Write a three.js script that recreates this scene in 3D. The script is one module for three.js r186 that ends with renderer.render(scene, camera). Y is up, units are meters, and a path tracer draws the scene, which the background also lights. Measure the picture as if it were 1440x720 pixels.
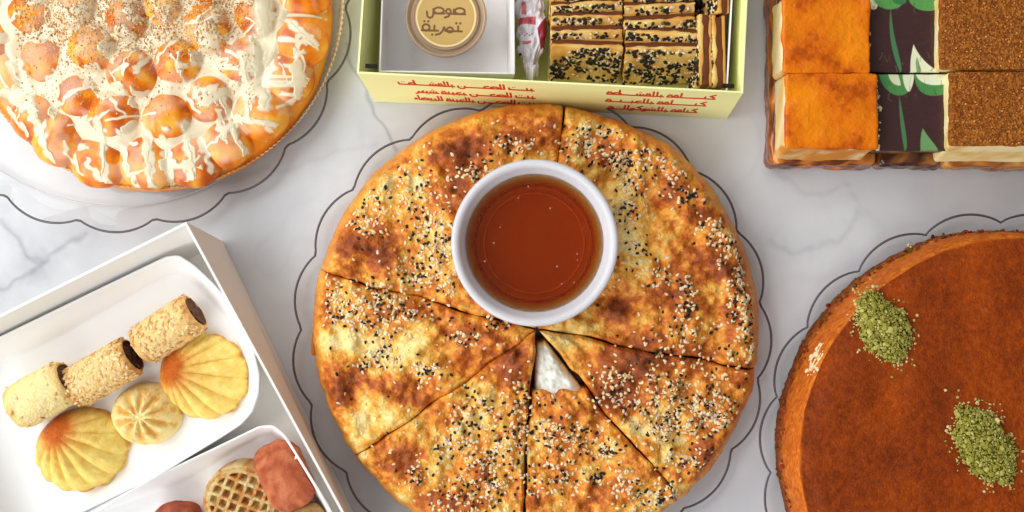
import * as THREE from 'three';
import { mergeGeometries, mergeVertices } from 'three/addons/utils/BufferGeometryUtils.js';
import { RectAreaLightUniformsLib } from 'three/addons/lights/RectAreaLightUniformsLib.js';

// ---------------------------------------------------------------- camera, light, exposure
const H = 0.70, S = 0.00048;                       // lens height above the table, metres per photo pixel on the table
const scene = new THREE.Scene();
scene.background = new THREE.Color(0.2, 0.203, 0.21);
const camera = new THREE.PerspectiveCamera(2 * Math.atan(360 * S / H) * 180 / Math.PI, 2, 0.05, 20);
camera.position.set(0, H, 0); camera.up.set(0, 0, -1); camera.lookAt(0, 0, 0);
const renderer = new THREE.WebGLRenderer({ antialias: true });
renderer.toneMapping = THREE.LinearToneMapping;
renderer.toneMappingExposure = 0.95;
renderer.shadowMap.enabled = true;
RectAreaLightUniformsLib.init();
// big soft window-like lamp on the left, weaker one high behind the table, a faint one to the front
softbox('softbox_lamp', 'large white softbox to the left of the table', [-0.98, 0.88, -0.36], 1.3, 1.1, 2.75, [0.985, 0.995, 1]);
softbox('softbox_lamp', 'wide overhead softbox behind the far edge of the table', [-0.5, 1.6, -1.35], 1.9, 1.0, 1.7, [0.985, 0.995, 1]);
softbox('softbox_lamp', 'small softbox in front of the table', [-0.8, 1.15, 1.3], 1.7, 1.1, 3.35, [0.985, 0.995, 1]);

function softbox(name, label, pos, w, h, power, tint) {
  const g = new THREE.Group(); g.name = numbered(name); g.position.set(...pos); scene.add(g); g.lookAt(0, 0, 0);
  g.userData = { label, category: 'lamp' };
  const c = new THREE.Color(...tint);
  const back = new THREE.Mesh(new THREE.BoxGeometry(w + 0.06, h + 0.06, 0.12), new THREE.MeshStandardMaterial({ color: 0x222222, roughness: 0.8 }));
  back.name = 'housing'; back.position.z = -0.07; back.castShadow = true; g.add(back);
  const face = new THREE.Mesh(new THREE.BoxGeometry(w, h, 0.01), new THREE.MeshStandardMaterial({ color: 0xdddddd, roughness: 0.9, emissive: c, emissiveIntensity: 0.8 }));
  face.name = 'diffuser'; g.add(face);
  const l = new THREE.RectAreaLight(c, power, w, h); l.position.z = 0.02; l.rotation.y = Math.PI; g.add(l);
}

// ---------------------------------------------------------------- helpers
function numbered(n) {
  const t = (numbered.used ??= {}); const k = t[n] ?? 0; t[n] = k + 1;
  return k ? n + '_' + String(k).padStart(3, '0') : n;
}
const kAt = (h) => (H - h) / H;
const X = (px, h = 0) => (px - 720) * S * kAt(h), Z = (py, h = 0) => (py - 360) * S * kAt(h);
const PX = (x, h) => 720 + x / (S * kAt(h)), PY = (z, h) => 360 + z / (S * kAt(h));
const V = (px, py, h = 0) => new THREE.Vector3(X(px, h), h, Z(py, h));
const lerp = (a, b, t) => a + (b - a) * t, clamp = (x, a = 0, b = 1) => Math.min(b, Math.max(a, x));
const smooth = (a, b, x) => { const t = clamp((x - a) / (b - a)); return t * t * (3 - 2 * t); };
function rng(seed) { let s = seed | 0; return () => { s = (s + 0x6d2b79f5) | 0; let t = Math.imul(s ^ (s >>> 15), 1 | s); t = (t + Math.imul(t ^ (t >>> 7), 61 | t)) ^ t; return ((t ^ (t >>> 14)) >>> 0) / 4294967296; }; }
const gauss = (r) => Math.sqrt(-2 * Math.log(1 - r() + 1e-9)) * Math.cos(6.28318 * r());
function hsh(x, y, z) { let h = Math.imul(x, 374761393) ^ Math.imul(y, 668265263) ^ Math.imul(z, 1274126177); h = Math.imul(h ^ (h >>> 13), 1103515245); h ^= h >>> 16; return (h >>> 0) / 4294967296; }
function noise(x, y, z = 0) {
  const ix = Math.floor(x), iy = Math.floor(y), iz = Math.floor(z); let fx = x - ix, fy = y - iy, fz = z - iz;
  fx = fx * fx * (3 - 2 * fx); fy = fy * fy * (3 - 2 * fy); fz = fz * fz * (3 - 2 * fz);
  const c = (k) => lerp(lerp(hsh(ix, iy, iz + k), hsh(ix + 1, iy, iz + k), fx), lerp(hsh(ix, iy + 1, iz + k), hsh(ix + 1, iy + 1, iz + k), fx), fy);
  return fz === 0 ? c(0) : lerp(c(0), c(1), fz);
}
function fbm(x, y, z = 0, o = 4) { let s = 0, a = 0.5, t = 0; for (let i = 0; i < o; i++) { s += a * noise(x, y, z + (z ? 0 : 0)); t += a; a *= 0.5; x = x * 2.03 + 17.1; y = y * 2.03 + 5.7; z *= 2.03; } return s / t; }
const hex = (r, g, b) => new THREE.Color().setRGB(r / 255, g / 255, b / 255, THREE.SRGBColorSpace);
const mix3 = (a, b, t) => [lerp(a[0], b[0], t), lerp(a[1], b[1], t), lerp(a[2], b[2], t)];
function mat(c, roughness = 0.6, more = {}) {
  return new THREE.MeshPhysicalMaterial({ color: Array.isArray(c) ? hex(...c) : c, roughness, side: THREE.DoubleSide, specularIntensity: roughness > 0.25 ? 0.35 : 1, ...more });
}
function texture(w, h, f, srgb = true) {            // f(u, v) -> [r, g, b] 0..255
  const d = new Uint8Array(w * h * 4);
  for (let y = 0, i = 0; y < h; y++) for (let x = 0; x < w; x++, i += 4) { const c = f((x + 0.5) / w, (y + 0.5) / h); d[i] = clamp(c[0], 0, 255); d[i + 1] = clamp(c[1], 0, 255); d[i + 2] = clamp(c[2], 0, 255); d[i + 3] = 255; }
  const t = new THREE.DataTexture(d, w, h); t.magFilter = THREE.LinearFilter; t.minFilter = THREE.LinearMipmapLinearFilter; t.wrapS = t.wrapT = THREE.MirroredRepeatWrapping;
  if (srgb) t.colorSpace = THREE.SRGBColorSpace; t.needsUpdate = true; return t;
}
function canvasTex(w, h, draw) {
  const c = document.createElement('canvas'); c.width = w; c.height = h; draw(c.getContext('2d'));
  const t = new THREE.CanvasTexture(c); t.colorSpace = THREE.SRGBColorSpace; t.flipY = false; t.needsUpdate = true; return t;
}
function obj(name, geo, m, parent) {
  const g = Array.isArray(geo) ? mergeGeometries(geo.map((a) => a.index ? a.toNonIndexed() : a)) : geo;
  if (m.userData.grain) planar(g, 0.05);
  const o = new THREE.Mesh(g, m); o.name = parent === scene ? numbered(name) : name; o.castShadow = o.receiveShadow = true; parent.add(o); return o;
}
function thing(name, label, category, pos = [0, 0, 0], group) {
  const o = new THREE.Group(); o.name = numbered(name); o.position.set(...pos); scene.add(o); o.userData = { label, category };
  if (group) o.userData.group = group; return o;
}
// parametric sheet: f(i/nu, j/nv) -> [x, y, z]; wrap closes it in u
function sheet(nu, nv, f, { wrap = false, uv, color, flip = false } = {}) {
  const p = [], t = [], c = [], ix = [], cols = wrap ? nu : nu + 1;
  for (let j = 0; j <= nv; j++) for (let i = 0; i < cols; i++) {
    const q = f(i / nu, j / nv, i, j); p.push(q[0], q[1], q[2]);
    const m = uv ? uv(q, i / nu, j / nv) : [i / nu, j / nv]; t.push(m[0], m[1]);
    if (color) { const k = color(q, i / nu, j / nv); c.push(k.r ?? k[0], k.g ?? k[1], k.b ?? k[2]); }
  }
  for (let j = 0; j < nv; j++) for (let i = 0; i < nu; i++) {
    const a = j * cols + i, b = j * cols + ((i + 1) % cols), d = a + cols, e = b + cols;
    flip ? ix.push(a, d, b, b, d, e) : ix.push(a, b, d, b, e, d);
  }
  const g = new THREE.BufferGeometry();
  g.setAttribute('position', new THREE.Float32BufferAttribute(p, 3)); g.setAttribute('uv', new THREE.Float32BufferAttribute(t, 2));
  if (color) g.setAttribute('color', new THREE.Float32BufferAttribute(c, 3));
  g.setIndex(ix); g.computeVertexNormals(); return g;
}
function planar(g, L = 1, ox = 0, oz = 0) { const p = g.attributes.position, u = new Float32Array(p.count * 2); for (let i = 0; i < p.count; i++) { u[2 * i] = (p.getX(i) - ox) / L + 0.5; u[2 * i + 1] = (p.getZ(i) - oz) / L + 0.5; } g.setAttribute('uv', new THREE.BufferAttribute(u, 2)); return g; }
function paint(g, f) { const p = g.attributes.position, n = g.attributes.normal, c = new Float32Array(p.count * 3); for (let i = 0; i < p.count; i++) { const k = f(p.getX(i), p.getY(i), p.getZ(i), n.getX(i), n.getY(i), n.getZ(i)), q = k.isColor ? k : hex(...k); c[3 * i] = q.r; c[3 * i + 1] = q.g; c[3 * i + 2] = q.b; } g.setAttribute('color', new THREE.BufferAttribute(c, 3)); return g; }
function bend(g, f) { const p = g.attributes.position; for (let i = 0; i < p.count; i++) { const q = f(p.getX(i), p.getY(i), p.getZ(i)); p.setXYZ(i, q[0], q[1], q[2]); } g.computeVertexNormals(); return g; }
function swell(g, f) { const p = g.attributes.position, n = g.attributes.normal; for (let i = 0; i < p.count; i++) { const d = f(p.getX(i), p.getY(i), p.getZ(i)); p.setXYZ(i, p.getX(i) + n.getX(i) * d, p.getY(i) + n.getY(i) * d, p.getZ(i) + n.getZ(i) * d); } g.computeVertexNormals(); return g; }
function roundBox(w, h, d, r, n = 10, ny = n) {       // centred
  let g = new THREE.BoxGeometry(2, 2, 2, n, ny, n); g.deleteAttribute('uv'); g.deleteAttribute('normal'); g = mergeVertices(g, 1e-5);
  const p = g.attributes.position, v = new THREE.Vector3(), q = new THREE.Vector3();
  for (let i = 0; i < p.count; i++) {
    v.set(Math.sin(p.getX(i) * Math.PI / 2) * w / 2, Math.sin(p.getY(i) * Math.PI / 2) * h / 2, Math.sin(p.getZ(i) * Math.PI / 2) * d / 2);
    q.set(clamp(v.x, r - w / 2, w / 2 - r), clamp(v.y, r - h / 2, h / 2 - r), clamp(v.z, r - d / 2, d / 2 - r)); v.sub(q);
    if (v.lengthSq() > 0) v.setLength(r); v.add(q); p.setXYZ(i, v.x, v.y, v.z);
  }
  g.computeVertexNormals(); return planar(g);
}
function lathe(pts, n = 96) { return new THREE.LatheGeometry(pts.map((a) => new THREE.Vector2(a[0], a[1])), n); }
function panel(a, b, c, d, t, uvFront) {              // slab from quad a b c d (Vector3), thickness t against its normal (a b c counter-clockwise outside)
  const n = new THREE.Vector3().subVectors(b, a).cross(new THREE.Vector3().subVectors(d, a)).normalize().multiplyScalar(-t);
  const q = [a, b, c, d].map((v) => v.clone().add(n)), P = [], U = [];
  const quad = (k, uv) => { for (const i of [0, 1, 2, 0, 2, 3]) { P.push(k[i].x, k[i].y, k[i].z); U.push(...(uv ? uv[i] : [0.004, 0.01])); } };
  quad([a, b, c, d], uvFront); quad([q[3], q[2], q[1], q[0]]); quad([b, a, q[0], q[1]]); quad([c, b, q[1], q[2]]); quad([d, c, q[2], q[3]]); quad([a, d, q[3], q[0]]);
  const g = new THREE.BufferGeometry(); g.setAttribute('position', new THREE.Float32BufferAttribute(P, 3)); g.setAttribute('uv', new THREE.Float32BufferAttribute(U, 2)); g.computeVertexNormals(); return g;
}
// many small pieces as one part: list of { p: [x, y, z], n: normal, s: [sx, sy, sz], c: colour }
function scatter(name, geo, m, list, parent) {
  const o = new THREE.InstancedMesh(geo, m, list.length), M = new THREE.Matrix4(), q = new THREE.Quaternion(), q2 = new THREE.Quaternion(), up = new THREE.Vector3(0, 1, 0);
  list.forEach((e, i) => {
    q.setFromUnitVectors(up, new THREE.Vector3(...(e.n ?? [0, 1, 0])).normalize()); q2.setFromAxisAngle(up, e.a ?? 0); q.multiply(q2);
    if (e.tilt) q.multiply(q2.setFromAxisAngle(new THREE.Vector3(1, 0, 0), e.tilt));
    o.setMatrixAt(i, M.compose(new THREE.Vector3(...e.p), q, new THREE.Vector3(...e.s))); if (e.c) o.setColorAt(i, e.c);
  });
  o.name = name; o.userData = { kind: 'stuff' }; o.castShadow = o.receiveShadow = true; parent.add(o); return o;
}
const SEED = (() => { const g = new THREE.SphereGeometry(1, 9, 7); bend(g, (x, y, z) => [x * (1 - 0.32 * z), y * (1 - 0.25 * z), z]); return g; })();
const NUB = (() => { const g = new THREE.IcosahedronGeometry(1, 1); const p = g.attributes.position; for (let i = 0; i < p.count; i++) { const a = p.getX(i), b = p.getY(i), c = p.getZ(i), k = 0.75 + 0.45 * noise(a * 2 + 9, b * 2 + 9, c * 2 + 9); p.setXYZ(i, a * k, b * k, c * k); } g.computeVertexNormals(); return g; })();
function whiteSeed(r) { const k = r(); return k < 0.75 ? hex(238 - 14 * r(), 218 - 18 * r(), 178 - 25 * r()) : k < 0.93 ? hex(224, 190, 132) : hex(200, 150, 92); }
function blackSeed(r) { return hex(34 + 14 * r(), 30 + 12 * r(), 28 + 10 * r()); }

// ---------------------------------------------------------------- the table
{
  const L = 1.1;
  const vein = (x, y, a, s, off, w) => { const wx = x * s + 1.6 * (fbm(x * s * 0.9 + off, y * s * 0.9, 0, 4) - 0.5), wy = y * s + 1.6 * (fbm(x * s * 0.9 + 40, y * s * 0.9 + off, 0, 4) - 0.5); const v = Math.abs(fbm(wx * 0.8 + wy * 0.35 + off, wy * 0.8 - wx * 0.2, 0, 2) - 0.5); return a * Math.exp(-v * v / (w * w)); };
  // hand-set veins, in photo pixels
  const lines = [[[486, 60], [505, 118], [524, 158], [548, 186], [560, 205]], [[1078, 335], [1115, 352], [1180, 338], [1210, 300]], [[-10, 395], [20, 402], [60, 380], [120, 330]], [[0, 300], [38, 345], [62, 372]], [[330, 250], [420, 235], [520, 200]], [[1090, 245], [1135, 275], [1200, 262]]];
  const map = texture(1536, 1536, (u, v) => {
    const x = (u - 0.5) * L, y = (v - 0.5) * L, px = 720 + x / S, py = 360 + y / S;
    let g = 0.35 * smooth(0.42, 0.8, fbm(x * 6 + 3, y * 6 + 8, 0, 5)) + vein(x, y, 0.06, 5, 3.7, 0.012) + vein(x, y, 0.04, 9, 12.3, 0.010) + 0.10 * (fbm(x * 70, y * 70, 0, 3) - 0.5);
    const wx = px + 26 * (fbm(px / 40, py / 40, 0, 3) - 0.5), wy = py + 26 * (fbm(px / 40 + 31, py / 40 + 7, 0, 3) - 0.5);
    lines.forEach((l, n) => { let best = 1e9; for (let i = 0; i + 1 < l.length; i++) { const ax = l[i][0], ay = l[i][1], bx = l[i + 1][0] - ax, by = l[i + 1][1] - ay, t = clamp(((wx - ax) * bx + (wy - ay) * by) / (bx * bx + by * by)); best = Math.min(best, Math.hypot(wx - ax - bx * t, wy - ay - by * t)); } g += [0.45, 0.16, 0.3, 0.3, 0.1, 0.12][n] * Math.exp(-best * best / (n ? 14 : 6)) + [0.05, 0.12, 0.25, 0.3, 0.06, 0.08][n] * Math.exp(-best * best / 500) * fbm(px / 12, py / 12, 5, 3); });
    g = clamp(g);
    return mix3([219, 221, 223], [146, 148, 155], g);
  });
  const t = obj('table', planar(new THREE.BoxGeometry(3.2, 0.03, 2.4).translate(0, -0.015, 0), L), mat(0xffffff, 0.34, { map, clearcoat: 0.15, clearcoatRoughness: 0.2 }), scene);
  t.userData.kind = 'structure';
}

// ---------------------------------------------------------------- scalloped clear plates
const CLEAR = mat([252, 252, 252], 0.06, { transmission: 1, thickness: 0, ior: 1.46 });
const RIM = mat([88, 86, 96], 0.25);
function plate(label, px, py, R, cusp) {
  const t = thing('scalloped_plate', label, 'plate', [X(px), 0, Z(py)], 'clear plates under the round pastries');
  const N = 19, rr = (a) => { const f = ((a * 180 / Math.PI - cusp) / (360 / N)) % 1, q = f < 0 ? f + 1 : f; return (R + 15 * Math.pow(Math.sin(q * Math.PI), 0.75)) * S; };
  const prof = (a, v) => { const e = rr(a), inner = (R - 26) * S; if (v < 0.4) return [inner * v / 0.4, 0.0022]; const k = (v - 0.4) / 0.6; return [lerp(inner, e, k), 0.0022 + 0.007 * Math.pow(k, 1.5)]; };
  obj('dish', sheet(N * 16, 14, (u, v) => { const a = u * 2 * Math.PI, p = prof(a, v); return [Math.cos(a) * p[0], p[1], Math.sin(a) * p[0]]; }, { wrap: true, flip: true }), CLEAR, t);
  obj('ledge', new THREE.TorusGeometry((R - 22) * S, 0.0005, 8, 160).rotateX(Math.PI / 2).translate(0, 0.0028, 0), mat([206, 205, 208], 0.15), t);
  const n = N * 16;
  obj('rim', sheet(n, 8, (u, v) => { const a = u * 2 * Math.PI, b = v * 2 * Math.PI, e = rr(a) + 0.0008 * Math.cos(b); return [Math.cos(a) * e, 0.0094 + 0.0009 * Math.sin(b), Math.sin(a) * e]; }, { wrap: true }), RIM, t);
  return t;
}
plate('clear scalloped plate with a dark rim under the seeded bread in the middle', 747, 470, 318, 276.3);
plate('clear scalloped plate with a dark rim under the icing-glazed bun ring', 168, -8, 320, 61);
plate('clear scalloped plate with a dark rim under the round orange-brown kunafa', 1398, 634, 320, 251);

// ---------------------------------------------------------------- seeded bread in the middle
{
  const hB = 0.036, k = kAt(hB), C = [755, 463], RB = 323, u2 = S * k;     // u2: metres per photo pixel at the height of the crust
  const base = [X(C[0], hB), 0.0032, Z(C[1], hB)];
  // browned [x, y, rx, ry, strength] and pale places of the crust
  const dark = [[654, 212, 30, 26, .9], [615, 216, 20, 14, .6], [641, 262, 18, 34, .7], [508, 350, 38, 22, 1], [542, 362, 16, 14, .7], [727, 195, 27, 14, .7], [486, 388, 30, 8, .5], [462, 425, 9, 28, .8], [776, 182, 14, 15, 1], [856, 212, 27, 15, .8], [942, 272, 20, 18, .7], [981, 302, 24, 10, .7], [981, 367, 30, 22, .9], [1015, 384, 22, 14, .7], [920, 410, 30, 16, .6], [865, 431, 26, 12, .8], [964, 405, 26, 12, .6], [1030, 440, 12, 30, .5], [479, 553, 18, 24, 1], [512, 537, 32, 13, .8], [566, 545, 45, 16, .65], [580, 566, 26, 10, .6], [719, 532, 24, 30, 1], [725, 498, 20, 16, .8], [548, 442, 36, 14, .55], [583, 432, 24, 10, .6], [579, 653, 19, 25, .75], [642, 707, 26, 15, .8], [680, 662, 14, 13, .6], [886, 528, 46, 40, 1], [857, 561, 26, 22, .85], [869, 441, 22, 10, .8], [973, 507, 26, 15, .7], [957, 432, 26, 14, .7], [990, 637, 16, 12, .7], [752, 707, 14, 16, .7], [907, 495, 20, 18, .7], [830, 700, 30, 14, .5], [790, 660, 22, 14, .4], [1040, 520, 14, 26, .4], [905, 640, 20, 26, .5], [870, 690, 26, 18, .4], [610, 330, 14, 14, .4], [690, 470, 30, 12, .35], [640, 470, 34, 22, .3], [658, 512, 42, 18, .35], [629, 587, 16, 13, .5], [545, 620, 22, 16, .35], [1000, 560, 20, 12, .4]];
  const pale = [[546, 260, 20, 22, 1], [590, 263, 16, 22, .9], [615, 337, 22, 24, .8], [620, 384, 20, 12, .6], [470, 424, 14, 14, .5], [865, 276, 18, 30, .8], [882, 341, 20, 20, .8], [895, 384, 20, 24, .8], [537, 495, 26, 18, 1], [496, 482, 30, 16, 1], [587, 474, 22, 24, .9], [608, 520, 26, 14, .9], [512, 590, 26, 36, 1], [558, 595, 30, 24, .8], [658, 599, 30, 22, .8], [667, 541, 24, 12, .8], [620, 635, 24, 26, .6], [894, 603, 24, 14, 1], [923, 641, 22, 16, .9], [786, 474, 26, 14, .9], [940, 620, 24, 10, .8], [505, 640, 16, 16, .7], [560, 700, 14, 20, .6], [475, 470, 24, 12, .7], [700, 560, 18, 10, .5], [740, 640, 8, 30, .8], [760, 620, 8, 40, .7]];
  const spots = (l, x, y) => { let s = 0; for (const e of l) { const dx = (x - e[0]) / e[2], dy = (y - e[1]) / e[3], d = dx * dx + dy * dy; if (d < 6) s += e[4] * Math.exp(-d * 0.85); } return s; };
  const tone = (x, y) => {
    const wx = x + 16 * (fbm(x / 17, y / 17, 0, 3) - 0.5), wy = y + 16 * (fbm(x / 17 + 50, y / 17, 0, 3) - 0.5);
    let b = 0.43 + 0.5 * (fbm(x / 55 + 4, y / 55, 0, 4) - 0.5) + 0.8 * (fbm(x / 9, y / 9, 0, 3) - 0.5) + 0.25 * (fbm(x / 3.2, y / 3.2, 0, 2) - 0.5) + (0.34 + 0.46 * fbm(x / 6 + 70, y / 6, 0, 3)) * spots(dark, wx, wy) - 0.40 * spots(pale, wx, wy);
    const d = Math.hypot(x - C[0], y - C[1]) / RB; b = lerp(b, 0.42 + 0.3 * (fbm(x / 14, y / 14, 0, 3) - 0.5), smooth(0.94, 0.985, d));
    return clamp(b > 0.7 ? 0.7 + (b - 0.7) * 0.62 : b, 0, 1.1);
  };
  const ramp = [[0, [242, 216, 146]], [0.16, [238, 196, 106]], [0.34, [231, 165, 66]], [0.52, [216, 130, 46]], [0.72, [180, 92, 32]], [0.9, [142, 68, 28]], [1.1, [104, 50, 24]]];
  const col = (b) => { for (let i = 1; i < ramp.length; i++) if (b <= ramp[i][0]) return mix3(ramp[i - 1][1], ramp[i][1], (b - ramp[i - 1][0]) / (ramp[i][0] - ramp[i - 1][0])); return ramp.at(-1)[1]; };
  const Lb = 680 * u2;
  const map = texture(1400, 1400, (u, v) => { const x = C[0] + (u - 0.5) * 680, y = C[1] + (v - 0.5) * 680, b = tone(x, y), n = 16 * (fbm(x / 3, y / 3, 0, 2) - 0.5); return col(b).map((c) => c + n); });
  const bump = texture(1024, 1024, (u, v) => { const x = u * 680, y = v * 680, g = 150 * (0.6 * fbm(x / 7, y / 7, 0, 3) + 0.4 * fbm(x / 2.2, y / 2.2, 0, 2)); return [g, g, g]; }, false);
  const crust = mat(0xffffff, 0.5, { map, bumpMap: bump, bumpScale: 0.0021, clearcoat: 0.12, clearcoatRoughness: 0.45 });
  const seg = (x, y, a, w) => { const bx = a[2] - a[0], by = a[3] - a[1], t = clamp(((x - a[0]) * bx + (y - a[1]) * by) / (bx * bx + by * by)), d = Math.hypot(x - a[0] - bx * t, y - a[1] - by * t); return Math.exp(-d * d / (w * w)); };
  const folds = [[893, 196, 899, 262, 6, .0035], [600, 195, 618, 250, 7, .002], [560, 500, 600, 525, 9, .002], [810, 235, 850, 300, 12, .0015], [600, 545, 604, 570, 7, -.003], [640, 520, 690, 500, 9, -.0025], [880, 600, 940, 575, 8, .0022], [470, 500, 540, 520, 10, -.002], [990, 340, 1040, 420, 10, .0018], [700, 640, 725, 600, 8, .002], [840, 580, 880, 560, 9, -.002], [915, 560, 1000, 580, 10, .002], [520, 440, 600, 450, 12, .002]];
  const outline = (a) => RB * (1 + 0.012 * (fbm(Math.cos(a) * 3 + 9, Math.sin(a) * 3 + 9, 0, 3) - 0.5) * 2);
  function height(x, y) {
    const dx = x - C[0], dy = y - C[1], r = Math.hypot(dx, dy), a = Math.atan2(dy, dx), e = outline(a) - r;
    let h = 0.0335 + 0.004 * (1 - (r / RB) ** 2) + 0.009 * (fbm(x / 42, y / 42, 0, 2) - 0.5) + 0.0078 * (fbm(x / 15 + 7, y / 15, 0, 2) - 0.5) + 0.0035 * (spots(dark, x, y) * 0.55 - spots(pale, x, y) * 0.35);
    for (const f of folds) h += f[5] * seg(x, y, f, f[4]);
    const t = clamp(e / 34); h -= 0.021 * Math.pow(1 - t, 2.2);
    h = lerp(h, Math.min(h, 0.0378), smooth(104, 92, Math.hypot(x - 753, y - 343)));
    return h;
  }
  const deg = Math.PI / 180, cuts = [10.2, 50.2, 94.4, 144.3, 194.6, 277.3, 370.2], gaps = [0.7, 0.7, 1.2, 0.4, 0.8, 1.1, 0.7];
  const wob = (n, r) => 12 * (fbm(r / 45 + (n % 6) * 13.7, (n % 6) * 3.1, 0, 3) - 0.5) / Math.max(r, 30), gapAt = (n, r) => gaps[n] * (0.15 + 1.7 * smooth(0.3, 0.75, fbm(r / 28 + (n % 6) * 7.7 + 3, (n % 6) * 5.3, 0, 2)));
  const bread = thing('sliced_bread', 'round golden seeded flatbread cut in wedges around the syrup cup', 'bread', base);
  for (let n = 0; n < 6; n++) {
    const a0 = cuts[n] * deg, a1 = cuts[n + 1] * deg, nu = Math.round((a1 - a0) / deg * 1.9), nv = 96;
    const rIn = (a) => (n === 1 ? Math.max(14, (549 - C[1] + 2 * Math.sin(a * 20)) / Math.sin(a)) : 2.5);
    const g = sheet(nu + 2, nv + 2, (_u, _v, i, j) => {
      const fu = 0.5 - 0.5 * Math.cos(Math.PI * clamp((i - 1) / nu)), su = lerp(clamp((i - 1) / nu), fu, 0.6), sv = clamp((j - 1) / nv), fv = sv * (1.35 - 0.35 * sv);
      const am = lerp(a0, a1, su), ri = rIn(am), ro = outline(am), r = lerp(ri, ro, fv);
      const g0 = Math.asin(clamp(gapAt(n, r) / r, 0, 0.5)) + wob(n, r), g1 = Math.asin(clamp(gapAt(n + 1, r) / r, 0, 0.5)) - wob(n + 1, r), a = lerp(a0 + g0, a1 - g1, su);
      const x = C[0] + Math.cos(a) * r, y = C[1] + Math.sin(a) * r, skirt = i === 0 || i === nu + 2 || j === 0 || j === nv + 2;
      const d = Math.min(r * Math.sin(Math.min(a - a0 - g0, 1.5)), r * Math.sin(Math.min(a1 - g1 - a, 1.5)), n === 1 ? (r - ri) * 0.9 : 1e9);
      const hgt = height(x, y) - 0.0030 * Math.pow(1 - clamp(d / 5), 2);
      return [(x - C[0]) * u2, (skirt ? 0.0005 : hgt), (y - C[1]) * u2];
    });
    obj('bread_wedge', planar(g, Lb), crust, bread);
  }
  // white cheese showing where the point of one wedge is gone
  {
    const cheese = mat([240, 238, 226], 0.35, { vertexColors: true, clearcoat: 0.2, clearcoatRoughness: 0.3 }); cheese.color.set(0xffffff);
    const g = sheet(40, 30, (u, v, i, j) => {
      const a = lerp(52, 93, u) * deg, r = lerp(16, 110, v), x = C[0] + Math.cos(a) * r, y = C[1] + Math.sin(a) * r;
      const h = 0.030 + 0.005 * fbm(x / 12, y / 12, 0, 3) - 0.010 * Math.pow(Math.abs(u - 0.5) * 2, 6);
      return [(x - C[0]) * u2, i === 0 || i === 40 || j === 0 || j === 30 ? 0.001 : h, (y - C[1]) * u2];
    });
    paint(g, (x, y, z) => { const px = C[0] + x / u2, py = C[1] + z / u2, g2 = smooth(0.60, 0.7, fbm(px / 5, py / 5, 0, 2)) * 0.35; const c = py < 486 ? [235, 205, 130] : [240, 240, 228]; return mix3(c, [150, 150, 110], g2); });
    obj('cheese_filling', g, cheese, bread);
  }
  // sesame and nigella: [x, y, rx, ry, white, black]
  const r = rng(11), W = [], B = [];
  const cl = [[585, 272, 26, 40, 62, 16], [529, 276, 20, 18, 28, 13], [516, 315, 24, 16, 40, 12], [607, 328, 24, 30, 60, 34], [615, 371, 30, 30, 80, 26], [585, 388, 24, 14, 40, 10], [667, 242, 26, 11, 34, 12], [719, 207, 22, 14, 26, 12], [473, 418, 18, 20, 40, 10], [533, 414, 26, 18, 42, 16], [839, 182, 25, 13, 52, 14], [817, 203, 18, 14, 36, 10], [865, 225, 22, 14, 36, 14], [882, 233, 10, 20, 16, 14], [886, 259, 14, 26, 30, 14], [882, 302, 18, 26, 40, 14], [964, 276, 16, 10, 12, 20], [947, 242, 20, 20, 32, 10], [912, 220, 14, 14, 14, 10], [998, 324, 22, 20, 34, 8], [1020, 337, 16, 18, 26, 8], [1041, 371, 15, 26, 40, 12], [1037, 423, 14, 26, 44, 18], [964, 423, 12, 22, 26, 14], [895, 350, 14, 18, 18, 9], [929, 384, 22, 16, 18, 8], [483, 437, 18, 16, 36, 9], [542, 495, 15, 18, 42, 12], [517, 512, 14, 8, 18, 8], [525, 453, 30, 18, 50, 20], [575, 437, 24, 14, 34, 14], [654, 474, 16, 12, 22, 8], [604, 520, 18, 12, 26, 12], [654, 595, 15, 32, 48, 18], [633, 624, 14, 16, 26, 12], [717, 616, 20, 25, 66, 26], [687, 645, 22, 16, 34, 16], [646, 699, 32, 22, 54, 24], [679, 682, 22, 18, 30, 12], [583, 670, 10, 12, 16, 10], [704, 453, 26, 8, 18, 12], [687, 566, 14, 18, 20, 8], [731, 560, 12, 22, 26, 10], [961, 578, 48, 28, 150, 46], [932, 595, 26, 18, 50, 22], [865, 557, 30, 22, 50, 12], [1007, 578, 18, 26, 46, 14], [861, 532, 20, 16, 24, 6], [1048, 449, 13, 26, 42, 26], [969, 653, 26, 15, 40, 16], [815, 616, 30, 20, 50, 26], [773, 607, 20, 18, 40, 12], [857, 628, 12, 12, 24, 10], [782, 670, 36, 20, 60, 26], [882, 674, 11, 12, 26, 3], [919, 700, 26, 15, 50, 24], [840, 670, 10, 8, 6, 14], [965, 460, 24, 16, 30, 12], [960, 700, 16, 12, 18, 6], [1052, 500, 8, 30, 20, 4], [700, 690, 16, 22, 24, 10], [770, 560, 24, 10, 8, 8], [940, 500, 40, 20, 30, 8], [1010, 510, 24, 16, 22, 4], [930, 540, 30, 16, 40, 12]];
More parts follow.
